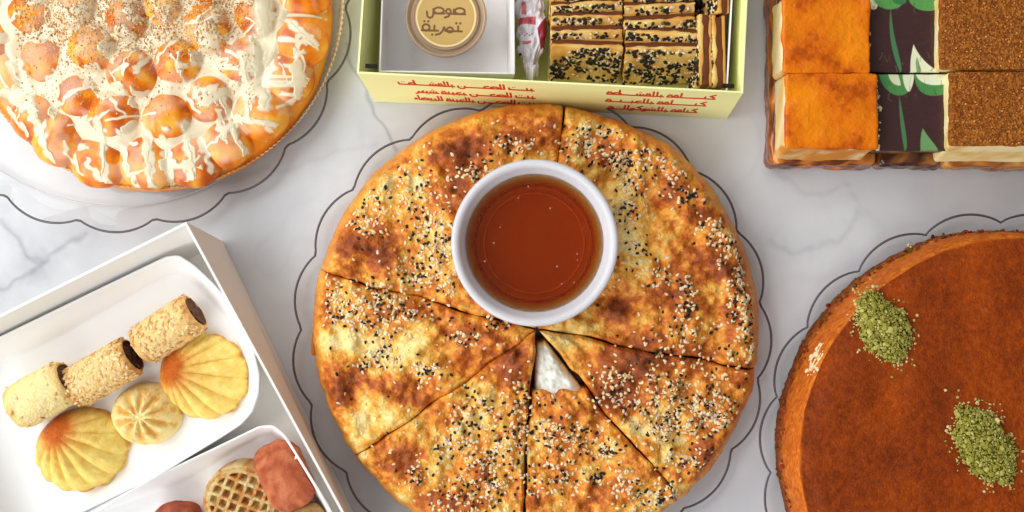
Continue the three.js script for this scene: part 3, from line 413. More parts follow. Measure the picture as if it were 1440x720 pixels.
function shell(label, cx, cy, apex, rx, ry, rot, hgt, seed) {     // outline ellipse about cx, cy (photo pixels), ribs run from the apex
  const h = 0.012, k = kAt(h), u2 = S * k, t = thing('shell_cookie', label, 'cookie', [X(cx, h), floorY, Z(cy, h)], 'golden shell cookies on the larger tray');
  const ax = apex[0] - cx, ay = apex[1] - cy, fan = Math.atan2(-ay, -ax), cr = Math.cos(rot), sr = Math.sin(rot);
  const out = (a) => { // distance from apex to the outline along a
    const dx = Math.cos(a), dy = Math.sin(a), tx = (x, y) => [(x * cr + y * sr) / rx, (-x * sr + y * cr) / ry], o = tx(ax, ay), e = tx(dx, dy);
    const A2 = e[0] ** 2 + e[1] ** 2, B2 = o[0] * e[0] + o[1] * e[1], C2 = o[0] ** 2 + o[1] ** 2 - 1; return (-B2 + Math.sqrt(Math.max(0, B2 * B2 - A2 * C2))) / A2;
  };
  const g = sheet(420, 48, (u, v) => {
    const a = fan - Math.PI + u * 2 * Math.PI, w = a - fan, R = out(a), ribs = Math.cos(w * 19), front = smooth(1.9, 1.2, Math.abs(w));
    const groove = Math.pow(0.5 + 0.5 * ribs, 0.42);
    const R2 = R * (1 + front * 0.05 * (groove - 0.5));
    const vv = Math.sin(v * Math.PI / 2), r = R2 * vv;
    const nx = ax + Math.cos(a) * r, ny = ay + Math.sin(a) * r, ex = (nx * cr + ny * sr) / rx, ey = (-nx * sr + ny * cr) / ry, d2 = Math.min(1, ex * ex + ey * ey);
    let y = hgt * Math.pow(Math.max(0, 1 - d2 * 0.985), 0.52) * (1 - 0.10 * smooth(0, 60, r) * front);
    y += front * smooth(10, 55, r) * 0.0036 * (groove - 0.8) * (1 - 0.3 * v ** 6) + 0.0012 * (fbm(nx / 9 + seed, ny / 9 + 20, 0, 3) - 0.5);
    y += 0.0022 * Math.exp(-r * r / 240);
    if (v > 0.995) y = -0.0004;
    return [nx * u2, Math.max(y, -0.0004), ny * u2];
  }, { wrap: true, flip: true });
  paint(g, (x, y, z) => { const px = x / u2 - ax, py = z / u2 - ay, r = Math.hypot(px, py), n = fbm(px / 8 + seed + 40, py / 8 + 40, 0, 3), e = Math.hypot((px + ax) * cr + (py + ay) * sr, 0) / rx; let c = mix3([252, 228, 132], [242, 203, 102], clamp(n * 1.8 - 0.4)); c = mix3(c, [190, 92, 24], clamp(1.15 * Math.exp(-r * r / 520) * (0.55 + 0.8 * n) + 0.3 * Math.exp(-r * r / 1500))); const low = smooth(0.0065, 0.001, y) * clamp(n * 1.7 - 0.35); return mix3(c, [196, 116, 44], low * 0.75); });
  obj('cookie_body', g, cookieMat(0.5), t);
}
shell('golden shell cookie with a brown tip, lower left on the tray under the plain roll', 110, 634, [86, 602], 66, 58, -0.35, 0.023, 3);
shell('golden shell cookie with an orange tip, at the right rounded end of the tray', 284, 530, [246, 517], 63, 60, 0.3, 0.022, 9);
{ // little flower cookie
  const h = 0.014, u2 = S * kAt(h), t = thing('flower_cookie', 'small round flower-stamped cookie between the two shell cookies', 'cookie', [X(205, h), floorY, Z(585, h)]);
  const g = sheet(180, 40, (u, v) => {
    const a = u * 2 * Math.PI, R = 47 * (1 + 0.04 * (fbm(Math.cos(a) * 2 + 4, Math.sin(a) * 2 + 4, 0, 2) - 0.5)), vv = Math.sin(v * Math.PI / 2), r = R * vv, x = Math.cos(a) * r * 1.06, z = Math.sin(a) * r * 0.94;
    const pet = Math.pow(0.5 + 0.5 * Math.cos(a * 10), 0.7); let y = 0.019 * Math.pow(Math.max(0, 1 - vv ** 2 * 0.99), 0.42); y += 0.0026 * (pet - 0.6) * smooth(6, 12, r) * smooth(40, 30, r) + 0.001 * (fbm(x / 6 + 9, z / 6 + 9, 0, 3) - 0.5); if (r < 7) y -= 0.0006; if (v > 0.99) y = 0;
    return [(x - 3) * u2, y, (z - 1) * u2];
  }, { wrap: true, flip: true });
  paint(g, (x, y, z) => { const px = x / u2 + 3, py = z / u2 + 1, a = Math.atan2(py, px), r = Math.hypot(px, py), pet = 0.5 + 0.5 * Math.cos(a * 10), n = fbm(px / 6 + 20, py / 6 + 20, 0, 3); let c = mix3([240, 218, 150], [224, 170, 84], clamp((1 - pet) * smooth(8, 20, r) * smooth(46, 30, r) + (n - 0.5) * 0.9)); return mix3(c, [214, 150, 66], smooth(0.6, 0.75, n) * 0.5); });
  obj('cookie_body', g, cookieMat(), t);
}
{ // waffle cookie on its low drum
  const h = 0.02, u2 = S * kAt(h), t = thing('waffle_cookie', 'tan cookie with a waffle grid on top beside the reddish cookie', 'cookie', [X(338, h), floorY, Z(704, h)]);
  const rot = 0.36, N = 110, R = 50;
  const g = sheet(200, 90, (u, v) => {
    const a = u * 2 * Math.PI, vv = v < 0.8 ? v / 0.75 * 0.9 : 0.9 + 0.1 * Math.sin((v - 0.75) / 0.25 * Math.PI / 2), r = R * vv, x = Math.cos(a) * r, z = Math.sin(a) * r;
    const gx = x * Math.cos(rot) + z * Math.sin(rot), gz = -x * Math.sin(rot) + z * Math.cos(rot), q = (s) => { const f = ((s / 14.5) % 1 + 1) % 1; return smooth(0.26, 0.38, f) * smooth(0.98, 0.86, f); };
    let y = 0.0175 + 0.0035 * Math.sqrt(Math.max(0, 1 - vv * vv)); const pit = q(gx) * q(gz) * smooth(0.82, 0.76, vv); y -= 0.0042 * pit; y += 0.0009 * (fbm(x / 5 + 20, z / 5 + 20, 0, 3) - 0.5);
    if (v > 0.75) y = 0.0185 * Math.sqrt(Math.max(0, 1 - ((v - 0.75) / 0.25) ** 3)); return [x * u2 * (1 + (v > 0.8 ? 0.06 : 0)), y, z * u2 * (1 + (v > 0.8 ? 0.06 : 0))];
  }, { wrap: true, flip: true });
  paint(g, (x, y, z) => { const px = x / u2, py = z / u2, n = fbm(px / 9 + 70, py / 9 + 70, 0, 3); return mix3(mix3([222, 196, 138], [196, 158, 96], clamp(n * 2 - 0.5)), [196, 112, 52], clamp(smooth(0.55, 0.72, n) * 0.7)); });
  obj('cookie_body', g, cookieMat(), t);
}
function barrel(label, cx, cy, w, d, hgt, rot, c0, c1, seed, roll3 = 0) {
  const h = hgt * 0.7, u2 = S * kAt(h), t = thing('brown_cookie', label, 'cookie', [X(cx, h), floorY, Z(cy, h)]);
  const g = roundBox(w * u2, hgt, d * u2, Math.min(hgt * 0.47, w * u2 * 0.4), 30); swell(g, (x, y, z) => 0.0016 * (fbm(x * 170 + seed, z * 170 + y * 150 + 30, 0, 3) - 0.5) - 0.0007 * Math.pow(Math.max(0, noise(x * 420 + 50 + seed, z * 120 + y * 200 + 50) - 0.45), 1) + 0.0022 * Math.max(0, 1 - (x / (w * u2 * 0.5)) ** 2) * (y > 0 ? 1 : 0));
  g.rotateZ(roll3); g.translate(0, hgt / 2 + Math.abs(Math.sin(roll3)) * w * u2 * 0.25, 0); paint(g, (x, y, z) => { const n = fbm(x * 210 + seed, z * 210 + y * 160 + 9, 0, 4); return mix3(c0, c1, clamp(n * 2.2 - 0.6)); }); obj('cookie_body', g, cookieMat(0.58), t); t.rotation.y = rot; return t;
}
const red = barrel('reddish brown oblong cookie at the upper right corner of the smaller tray', 401, 668, 68, 92, 0.023, 0.42, [206, 122, 82], [168, 80, 48], 5, 0.16);
{ const r = rng(9), l = []; for (let i = 0; i < 4; i++) l.push({ p: [0.010 + 0.006 * r(), 0.0262 - 0.004 * r(), -0.014 + 0.02 * r()], s: [0.0009, 0.0005, 0.0013], a: r() * 6, c: hex(246, 226, 190) }); scatter('loose_sesame', SEED, mat(0xffffff, .5), l, red); }
barrel('dark reddish cookie cut off by the bottom edge, left of the waffle cookie', 252, 736, 66, 56, 0.020, 0.1, [178, 92, 62], [140, 64, 44], 15);
barrel('olive tan cookie under the reddish cookie at the bottom edge', 432, 737, 56, 52, 0.018, 0.3, [190, 158, 100], [160, 118, 66], 25);

// ---------------------------------------------------------------- yellow pastry box at the top
const PAPER = [250, 250, 178];
{
  const hr = 0.054, P = (x, y, h) => V(x, y, h);
  // corners: rim and base, front left, front right, back right, back left
  const rim = [P(502, 103, hr), P(1045, 131, hr), P(1058, -150, hr), P(520, -165, hr)], bas = [P(527, 143, 0.0004), P(1022, 167, 0.0004), P(1030, -110, 0.0004), P(540, -120, 0.0004)];
  const base = bas[0].clone().add(bas[2]).multiplyScalar(0.5); base.y = 0;
  const t = thing('pastry_box', 'open pale yellow pastry box with red lettering on its front wall', 'box', base.toArray()), L = (v) => v.clone().sub(base);
  const paper = mat(PAPER, 0.55), liner = mat([248, 246, 244], 0.55);
  const print = mat(0xffffff, 0.55, { map: canvasTex(2048, 260, drawFront) });
  const W = (n, a, b, c, d, m, uv) => obj(n, panel(L(a), L(b), L(c), L(d), 0.0012, uv), m, t);
  W('front_wall', bas[0], bas[1], rim[1], rim[0], print, [[0, 1], [1, 1], [1, 0], [0, 0]]);
  W('side_wall', bas[1], bas[2], rim[2], rim[1], paper); W('back_wall', bas[2], bas[3], rim[3], rim[2], paper); W('side_wall', bas[3], bas[0], rim[0], rim[3], paper);
  const up = (v, y) => v.clone().setY(y), inset = (v, f) => v.clone().lerp(base, f);
  W('floor', ...[bas[1], bas[0], bas[3], bas[2]].map((v) => up(inset(v, 0.008), 0.0018)).reverse().map((v) => v), paper);
  obj('raised_insert', new THREE.BoxGeometry(0.116, 0.0102, 0.118).translate(X(893, 0.0125) - base.x, 0.0073, Z(0, 0.0125) - base.z), paper, t);
  // locking tabs in the two front corners
  for (const [v, s] of [[rim[0], 1], [rim[1], -1]]) { const g = roundBox(0.008, 0.0012, 0.0028, 0.0005, 4); const o = obj('corner_slot', g, mat([40, 36, 30], 0.8), t); const q = L(v); o.position.set(q.x + s * 0.0085, q.y - 0.0042, q.z - 0.0052); o.rotation.y = -0.05; }
  // white inner carton for the sauce cup
  const c = thing('white_carton', 'white inner carton around the sauce cup in the yellow box', 'carton', [X(630, 0.03), 0.0021, Z(20, 0.03)]), o0 = new THREE.Vector3(X(630, 0.03), 0.0021, Z(20, 0.03)), C = (v) => v.clone().sub(o0);
  const q = [P(541, 118, 0.003), P(716, 122, 0.003), P(712, -95, 0.003), P(548, -95, 0.003)], qq = [P(533, 101, 0.043), P(724, 104, 0.043), P(722, -110, 0.043), P(540, -110, 0.043)];
  for (const [i, j] of [[0, 1], [1, 2], [2, 3], [3, 0]]) obj('carton_wall', panel(C(q[i]), C(q[j]), C(qq[j]), C(qq[i]), 0.0009), liner, c);
  obj('carton_floor', panel(C(q[0]), C(q[1]), C(q[2]), C(q[3]), 0.0006), liner, c);
  // right inner strip
  const s0 = [P(1017, 128, 0.004), P(1030, -100, 0.004), P(1036, -110, 0.046), P(1023, 128, 0.046)]; const wl = obj('white_lining', panel(L(s0[0]), L(s0[1]), L(s0[2]), L(s0[3]), 0.0009), liner, t);
}
// strokes for the lettering (right to left): each letter is [width, strokes, dots above, dots below]
function arabic(g, text, xr, y, size, stretch = 1) {
  const G = {
    'ب': [.42, 't', 0, 1], 'ن': [.42, 't', 1, 0], 'ت': [.42, 't', 2, 0], 'ي': [.42, 't', 0, 2], 'ا': [.3, 'a'], 'ل': [.36, 'l'], 'ص': [.95, 's'], 'ح': [.62, 'h'], 'ج': [.62, 'h', 0, 1], 'ق': [.55, 'f', 2, 0], 'ف': [.55, 'f', 1, 0],
    'ش': [.85, 'w', 3, 0], 'س': [.85, 'w'], 'ط': [.8, 'z'], 'ة': [.5, 'o', 2, 0], 'ه': [.5, 'o'], 'م': [.5, 'm'], 'ر': [.42, 'r'], 'د': [.48, 'd'], 'و': [.5, 'v'], 'ك': [.7, 'k'], 'ض': [.95, 's', 1, 0], 'ع': [.5, 'h'], 'ء': [.35, 'e'], 'T': [.95, 'T', 2, 0], 'N': [.7, 'N', 1, 0], 'S': [1.25, 'S'], '_': [.6, '-'], ' ': [.34, ' '],
  };
  let x = xr; const k = size, P = (a, b) => [x - a * k * stretch, y - b * k];
  const poly = (pts) => { g.beginPath(); pts.forEach((p, i) => { const q = P(...p); i ? g.lineTo(...q) : g.moveTo(...q); }); g.stroke(); };
  const ell = (cx, cy, rx, ry) => { const q = P(cx, cy); g.beginPath(); g.ellipse(q[0], q[1], rx * k * stretch, ry * k, 0, 0, 7); g.stroke(); };
  g.lineCap = g.lineJoin = 'round';
  for (const ch of text) {
    const e = G[ch]; if (!e) continue; const w = e[0], s = e[1];
    if (!' arvde'.includes(s) && s !== 'S' && s !== 'N') poly([[0, 0], [w, 0]]);
    if (s === 't') poly([[w * .5, 0], [w * .5, .34]]); else if (s === 'a') poly([[w * .5, 0], [w * .5, .95]]); else if (s === 'l') poly([[w * .5, 0], [w * .5, .98]]);
    else if (s === 's') { ell(.38, .2, .34, .2); poly([[.8, 0], [.8, .3]]); } else if (s === 'S') { poly([[0, 0], [.75, 0]]); ell(.38, .2, .34, .2); poly([[.75, .3], [.75, -.05], [.82, -.25], [1, -.32], [1.15, -.22], [1.2, .1]]); }
    else if (s === 'h') poly([[.1, .42], [.4, .36], [.55, .1], [.62, 0]]); else if (s === 'f') ell(w * .5, .26, .17, .2); else if (s === 'w') for (const q of [.15, .42, .7]) poly([[q, 0], [q, .32]]);
    else if (s === 'z') { ell(.42, .2, .32, .2); poly([[.18, 0], [.18, .95]]); } else if (s === 'o') ell(.26, .2, .2, .22); else if (s === 'm') ell(.25, .08, .17, .17); else if (s === 'r') poly([[0, 0], [.08, .25], [.16, 0], [.3, -.2], [.42, -.24]]);
    else if (s === 'd') poly([[.1, .4], [.3, .15], [.32, 0], [.05, 0]]); else if (s === 'v') { ell(.22, .16, .16, .16); poly([[.08, .05], [.2, -.18], [.45, -.26]]); } else if (s === 'k') { poly([[.1, .95], [.5, .6], [.15, .35], [.15, 0]]); }
    else if (s === 'e') poly([[.25, .3], [.1, .25], [.12, .1], [.3, .05]]); else if (s === 'T') { poly([[w, 0], [w, .36]]); } else if (s === 'N') poly([[0, .2], [.02, -.12], [.2, -.28], [.5, -.28], [.66, -.1], [.66, .2]]);
    const dot = (a, b) => { const q = P(a, b); g.beginPath(); g.arc(q[0], q[1], .085 * k, 0, 7); g.fill(); };
    const dm = w * .5, above = s === 'w' || s === 'o' || s === 'f' ? .62 : s === 'N' ? .12 : .55;
    if (e[2] === 1) dot(dm, above); if (e[2] >= 2) { dot(dm - .11, above); dot(dm + .11, above); } if (e[2] === 3) dot(dm, above + .2);
    if (e[3] === 1) dot(dm, -.28); if (e[3] === 2) { dot(dm - .11, -.28); dot(dm + .11, -.28); }
    x -= w * k * stretch;
  }
  return xr - x;
}
function drawFront(g) {
  g.fillStyle = '#fafab2'; g.fillRect(0, 0, 2048, 260); g.strokeStyle = g.fillStyle = '#d63f1e';
  g.lineWidth = 12; const right = (txt, xr, y, size, width) => { const probe = arabicWidth(txt, size); g.save(); arabic(g, txt, xr, y, size, width / probe); g.restore(); };
  right('بن_T الصح___N بالقش__طT', 930, 76, 40, 730); right('بنT الصح__N بجبنة شيدر', 930, 146, 40, 660); right('بنT الصح__N بالجبنة البيضاء', 935, 214, 40, 690);
  right('كن___افة بالقش__طة', 1918, 70, 40, 590); right('كن___افة بالجب_ن_ة', 1888, 140, 40, 560); right('كنافة بالشوكولاTة', 1858, 212, 40, 510);
}
function arabicWidth(txt, size) { const w = { 'ب': .42, 'ن': .42, 'ت': .42, 'ي': .42, 'ا': .3, 'ل': .36, 'ص': .95, 'ح': .62, 'ج': .62, 'ق': .55, 'ف': .55, 'ش': .85, 'س': .85, 'ط': .8, 'ة': .5, 'ه': .5, 'م': .5, 'ر': .42, 'د': .48, 'و': .5, 'ك': .7, 'ض': .95, 'ع': .5, 'ء': .35, T: .95, N: .7, S: 1.25, _: .6, ' ': .34 }; let s = 0; for (const c of txt) s += w[c] ?? 0; return s * size; }
{ // sauce cup with its printed lid
  const hl = 0.034, x = X(627, hl), z = Z(23, hl), t = thing('sauce_cup', 'small clear sauce cup with a gold printed lid in the white carton', 'cup', [x, 0.0032, z]);
  const u2 = S * kAt(hl), R = 57 * u2, hh = hl - 0.0032;
  const clear = mat([236, 214, 178], 0.1, { transmission: 0.85, thickness: 0, ior: 1.46 });
  obj('cup_wall', lathe([[0, 0], [R * 0.72, 0], [R * 0.76, 0.0012], [R * 0.97, hh - 0.003], [R * 0.99, hh - 0.0022]], 72), clear, t);
  obj('caramel_sauce', lathe([[0, 0.0008], [R * 0.72, 0.0008], [R * 0.90, hh - 0.0085], [R * 0.88, hh - 0.008], [0, hh - 0.008]], 72), mat([168, 104, 42], 0.25), t);
  const lid = obj('lid', lathe([[R * 0.965, hh - 0.0032], [R * 1.0, hh - 0.0034], [R * 1.01, hh - 0.0016], [R * 1.0, hh], [R * 0.955, hh + 0.0004], [R * 0.93, hh - 0.0006], [R * 0.9, hh - 0.0026], [R * 0.835, hh - 0.0026], [R * 0.82, hh - 0.001], [R * 0.80, hh - 0.0004], [R * 0.775, hh - 0.0012], [0, hh - 0.0012]], 96), mat([214, 186, 150], 0.16, { transmission: 0.45, thickness: 0, clearcoat: 0.6, clearcoatRoughness: 0.1 }), t);
  const lab = canvasTex(512, 512, (g) => { g.fillStyle = '#cba765'; g.fillRect(0, 0, 512, 512); g.strokeStyle = '#f0d9a4'; g.lineWidth = 14; g.beginPath(); g.arc(256, 256, 238, 0, 7); g.stroke(); g.strokeStyle = g.fillStyle = '#7a5638'; g.lineWidth = 17; g.save(); g.translate(256, 256); g.rotate(0.03); g.translate(-256, -256); arabic(g, 'صوS', 412, 232, 120, 0.98); arabic(g, 'تمرية', 388, 372, 118, 1.22); g.restore(); });
  const disc = obj('printed_label', sheet(72, 6, (u, v) => { const a = u * 6.28319; return [Math.cos(a) * R * 0.765 * v, hh - 0.0008, Math.sin(a) * R * 0.765 * v]; }, { wrap: true, flip: true }), mat(0xffffff, 0.3, { map: lab, clearcoat: 0.5, clearcoatRoughness: 0.25 }), t);
  planar(disc.geometry, R * 1.56);
}
{ // crumpled printed sachet
  const h = 0.032, t = thing('wrapped_sachet', 'crumpled white and red wrapped sachet beside the seeded date bars', 'sachet', [X(747, h), 0.014, Z(38, h)]), u2 = S * kAt(h);
  const g = roundBox(46 * u2, 0.019, 142 * u2, 0.0085, 44);
  swell(g, (x, y, z) => 0.0055 * (Math.abs(noise(x * 190 + z * 80 + 50, z * 110 - x * 40 + 50) - 0.5) * 2 - 0.45) + 0.0025 * (Math.abs(noise(x * 420 + 90, z * 330 + y * 200 + 50) - 0.5) * 2 - 0.4)); bend(g, (x, y, z) => [x * (0.72 + 0.34 * Math.cos(z * 60 + 0.6)), y, z]);
  g.computeVertexNormals();
  const m = canvasTex(256, 512, (q) => { q.fillStyle = '#f1ecf2'; q.fillRect(0, 0, 256, 512); q.fillStyle = '#d9606a'; q.fillRect(40, 205, 120, 36); q.fillStyle = '#e2848c'; q.fillRect(60, 130, 34, 60); q.fillRect(70, 318, 60, 14); q.fillStyle = '#a8384a'; q.beginPath(); q.moveTo(170, 260); q.lineTo(240, 190); q.lineTo(240, 330); q.lineTo(196, 360); q.fill(); q.fillStyle = '#c87f8d'; for (let i = 0; i < 5; i++) q.fillRect(60 + i * 17, 282 + (i % 2) * 6, 11, 7); q.fillStyle = '#37323a'; q.fillRect(44, 372, 18, 10); });
  const p = g.attributes.position, uv = new Float32Array(p.count * 2); for (let i = 0; i < p.count; i++) { uv[2 * i] = p.getX(i) / (52 * u2) + 0.5; uv[2 * i + 1] = p.getZ(i) / (150 * u2) + 0.5; } g.setAttribute('uv', new THREE.BufferAttribute(uv, 2));
  obj('wrapper', g, mat(0xffffff, 0.28, { map: m, clearcoat: 0.5, clearcoatRoughness: 0.2 }), t); t.position.y = 0.0215;
}
{ // seeded date bars: two leaning rows and a few on edge
  const r = rng(31), w = 0.0458, L = 0.031, T = 0.0082;
  const bandM = mat([112, 60, 32], 0.5), crustM = mat(0xffffff, 0.55, { vertexColors: true });
  const wob = (g, s, k) => swell(g, (x, y, z) => k * (fbm(x * 160 + s, z * 160 + y * 120 + 20, 0, 3) - 0.5));
  const bar = (label, group, seed) => {
    const t = thing('date_bar', label, 'date bar', [0, 0, 0], group);
    const top = wob(roundBox(w, 0.0026, L, 0.0011, 18, 4), seed, 0.0030).translate(0, T / 2 - 0.0011, 0); paint(top, (x, y, z) => mix3([238, 204, 124], [214, 152, 70], clamp(fbm(x * 130 + seed + 30, z * 130 + 60, 0, 3) * 2 - 0.5))); obj('top_crust', top, crustM, t);
    obj('date_layer', wob(roundBox(w * 0.99, 0.0050, L * 0.985, 0.0012, 18, 4), seed + 9, 0.0026), bandM, t);
    const bot = wob(roundBox(w, 0.002, L, 0.0009, 12, 4), seed + 5, 0.001).translate(0, -T / 2 + 0.001, 0); paint(bot, () => [206, 150, 76]); obj('bottom_crust', bot, crustM, t);
    const a = [], b = [];
    const spot = () => { for (;;) { const x = (r() - 0.5) * w * 0.95, z = (r() - 0.5) * L * 0.93; if (fbm(x * 120 + seed * 3 + 40, z * 120 + 40, 0, 2) > 0.22 + 0.32 * r()) return [x, z]; } };
    for (let i = 0; i < 190; i++) { const [x, z] = spot(), s = 0.85 + 0.4 * r(); a.push({ p: [x, T / 2 + 0.0006, z], n: [(r() - .5) * .6, 1, (r() - .5) * .6], a: r() * 6, s: [0.0009 * s, 0.0006 * s, 0.0014 * s], c: r() < 0.12 ? hex(86, 92, 50) : blackSeed(r) }); }
    for (let i = 0; i < 110; i++) { const [x, z] = spot(); b.push({ p: [x, T / 2 + 0.0005, z], n: [(r() - .5) * .6, 1, (r() - .5) * .6], a: r() * 6, s: [0.0009, 0.0005, 0.0014], c: whiteSeed(r) }); }
    scatter('black_seeds', NUB, mat(0xffffff, 0.4), a, t); scatter('white_seeds', SEED, mat(0xffffff, 0.5), b, t); return t;
  };
  const place = (t, px, py, h, ang, yaw, rollz = 0) => { t.position.copy(V(px, py, h)); t.rotation.set(ang, yaw, rollz, rollz ? 'ZYX' : 'YXZ'); };
  const ord = ['front', 'second', 'third', 'fourth', 'fifth', 'sixth', 'seventh'];
  const A = 0.90;
  for (let i = 0; i < 7; i++) {
    place(bar(ord[i] + ' bar from the front in the left row of leaning seeded date bars', 'leaning seeded date bars', 40 + i * 7), 823 + 1.2 * gauss(r), 84 - i * 17.6 + (i ? -2 : 0), 0.0285, A - 0.05 * gauss(r), 0.03 * gauss(r));
    place(bar(ord[i] + ' bar from the front in the right row of leaning seeded date bars', 'leaning seeded date bars', 140 + i * 7), 925 + 1.2 * gauss(r), 88 - i * 18.5 + (i ? -1 : 0), 0.0285, A - 0.06 * gauss(r), -0.02 + (i === 2 || i === 3 ? 0.07 : 0.02 * gauss(r)));
  }
  place(bar('seeded date bar standing on its edge beside the right row of leaning bars', 'date bars on edge', 301), 984, 78, 0.029, 0, Math.PI / 2 + 0.04, 1.50);
  place(bar('outermost seeded date bar on its edge against the right box wall', 'date bars on edge', 311), 1002, 80, 0.029, 0, Math.PI / 2 + 0.07, 1.48);
  place(bar('tilted seeded date bar at the top edge behind the two bars on edge', 'date bars on edge', 321), 1000, -24, 0.030, 0, Math.PI / 2, 1.2);
}
// ---------------------------------------------------------------- tray of cake slices, upper right
{
  const low = 0.022, wet = mat(0xffffff, 0.22, { vertexColors: true, clearcoat: 0.5, clearcoatRoughness: 0.15 }), dry = mat(0xffffff, 0.55, { vertexColors: true });
  const flare = (g, ya, yb, f) => { const p = g.attributes.position; let m = 0; for (let i = 0; i < p.count; i++) m = Math.max(m, p.getZ(i)); return bend(g, (x, y, z) => [x, y, z + (z > 0 ? f * Math.pow(z / m, 6) * (1 - clamp((y - ya) / (yb - ya))) : 0)]); };
  const block = (x0, x1, y0, y1, h, ya, yb, rr, n = 26) => { // top-face rectangle in photo pixels at height h, from ya to yb
    const a = V(x0, y0, h), b = V(x1, y1, h); return { c: [(a.x + b.x) / 2, 0, (a.z + b.z) / 2], g: roundBox(b.x - a.x, yb - ya, b.z - a.z, rr, n, 14).translate(0, (ya + yb) / 2, 0) };
  };
  // soaked lower layer, three strips with a stepped corner
  const lowSlab = (label, x0, x1, y1, c0, c1, c2, seed) => {
    const b = block(x0, x1, -70, y1, low * 0.3, 0.0008, low, 0.0045, 44), t = thing('cake_layer', label, 'cake', b.c, 'soaked lower cake layers');
    swell(b.g, (x, y, z) => 0.0045 * (fbm(x * 70 + z * 60 + seed, y * 240 + z * 30 + 20, 0, 3) - 0.5) + 0.0018 * (noise(y * 700 + 90, x * 90 + z * 90 + 50) - 0.5));
    paint(b.g, (x, y, z) => { const n = fbm(x * 90 + z * 70 + seed, y * 420 + 30 + z * 24, 0, 3); return n < 0.5 ? mix3(c0, c1, clamp(n * 2.6 - 0.5)) : mix3(c1, c2, clamp((n - 0.5) * 4)); });
    obj('soaked_cake', b.g, wet, t);
  };
  lowSlab('dark syrupy brown cake layer under the orange cheesecake slices', 1077, 1223, 236, [70, 34, 16], [150, 74, 22], [214, 132, 46], 3);
  lowSlab('dark brown cake layer under the chocolate slices', 1224, 1316, 237, [44, 24, 18], [92, 48, 24], [172, 110, 52], 33);
  lowSlab('caramel brown cake layer under the crumb-topped slices', 1317, 1500, 238, [136, 74, 24], [196, 122, 40], [226, 166, 84], 53);
  // orange cheesecake
  const orangeMap = texture(512, 512, (u, v) => { const n = fbm(u * 6 + 3, v * 5 + 8, 0, 5), q = fbm(u * 26, v * 26, 0, 3); let c = mix3([238, 134, 8], [208, 92, 2], clamp(n * 2.0 - 0.6)); c = mix3(c, [160, 66, 2], 0.6 * smooth(0.54, 0.72, n * 0.75 + 0.25 * q) + 0.12 * (q - 0.5)); return c; });
  const orangeBump = texture(512, 512, (u, v) => { const g = 255 * (0.6 * fbm(u * 14, v * 14, 0, 3) + 0.4 * fbm(u * 60, v * 60, 0, 2)); return [g, g, g]; }, false);
  const orange = mat(0xffffff, 0.36, { map: orangeMap, bumpMap: orangeBump, bumpScale: 0.0009, clearcoat: 0.25, clearcoatRoughness: 0.35 });
  const cheese = (label, x0, x1, y0, y1, seed) => {
    const h = 0.051, b = block(x0, x1, y0, y1, h, low + 0.0005, h - 0.0025, 0.003), t = thing('cheesecake_slice', label, 'cake slice', b.c, 'orange-topped cheesecake slices');
    swell(b.g, (x, y, z) => 0.0016 * (fbm(x * 120 + seed, z * 120 + y * 120 + 20, 0, 3) - 0.5));
    if (y0 > 50) flare(b.g, low, h - 0.004, 0.0062);
    const zm = V(0, y1, h).z - V(0, (y0 + y1) / 2, h).z;
    paint(b.g, (x, y, z) => { const n = fbm(x * 140 + seed, y * 160 + z * 100 + 40, 0, 3); return mix3(mix3([246, 232, 190], [240, 212, 140], clamp(n * 2 - 0.5)), [214, 136, 46], z > zm * 0.9 ? clamp(0.8 + (n - 0.5) * 2) : 0.15 * n); }); obj('cream_body', b.g, dry, t);
    const p = block(x0 + 1, x1 + 1, y0, y1 + 1, h, h - 0.0046, h, 0.0018); swell(p.g, (x, y, z) => 0.0024 * (fbm(x * 110 + seed, z * 110 + 20, 0, 3) - 0.5)); const uv = p.g.attributes.uv; for (let i = 0; i < uv.count; i++) uv.setXY(i, 0.5 + p.g.attributes.position.getX(i) * (seed > 20 ? -11 : 11), 0.5 + p.g.attributes.position.getZ(i) * (seed > 20 ? -11 : 11));
    obj('baked_top', p.g, orange, t);
    const r = rng(seed), l = []; for (let i = 0; i < 60; i++) { const s = 0.0006 + 0.0011 * r() * r(); l.push({ p: [(V(x1, 0, h).x - V(x0, 0, h).x) * (0.5 + 0.006 * gauss(r)), h - 0.004 - 0.004 * r(), (r() - 0.5) * 2 * zm * 0.96], a: r() * 6, tilt: r(), s: [s, s, s * 1.3], c: hex(...mix3([246, 220, 156], [226, 150, 60], r())) }); } scatter('loose_crumbs', NUB, crumbMat, l, t);
  };
  cheese('orange-topped cheesecake slice at the top edge, second from the table front', 1101, 1224, -6, 102.4, 12);
  cheese('orange-topped cheesecake slice nearest the table front, with its pale left side', 1105, 1235, 102.8, 209, 27);
  // chocolate with green and white swirls
  const choc = (label, x0, x1, y0, y1, art) => {
    const h = 0.042, b = block(x0, x1, y0, y1, h, low + 0.0005, h - 0.0028, 0.0018), t = thing('chocolate_slice', label, 'cake slice', b.c, 'swirled chocolate slices');
    swell(b.g, (x, y, z) => 0.0014 * (fbm(x * 120 + 9, z * 120 + y * 160 + 20, 0, 3) - 0.5)); paint(b.g, (x, y, z) => mix3([64, 38, 24], [150, 120, 60], smooth(0.5, 0.7, fbm(x * 80 + 5, y * 420 + z * 60 + 9, 0, 3)))); obj('cake_body', b.g, dry, t);
    const p = block(x0, x1, y0, y1, h, h - 0.0042, h, 0.0014); swell(p.g, (x, y, z) => 0.0006 * (fbm(x * 90 + 30, z * 90 + 20, 0, 2) - 0.5));
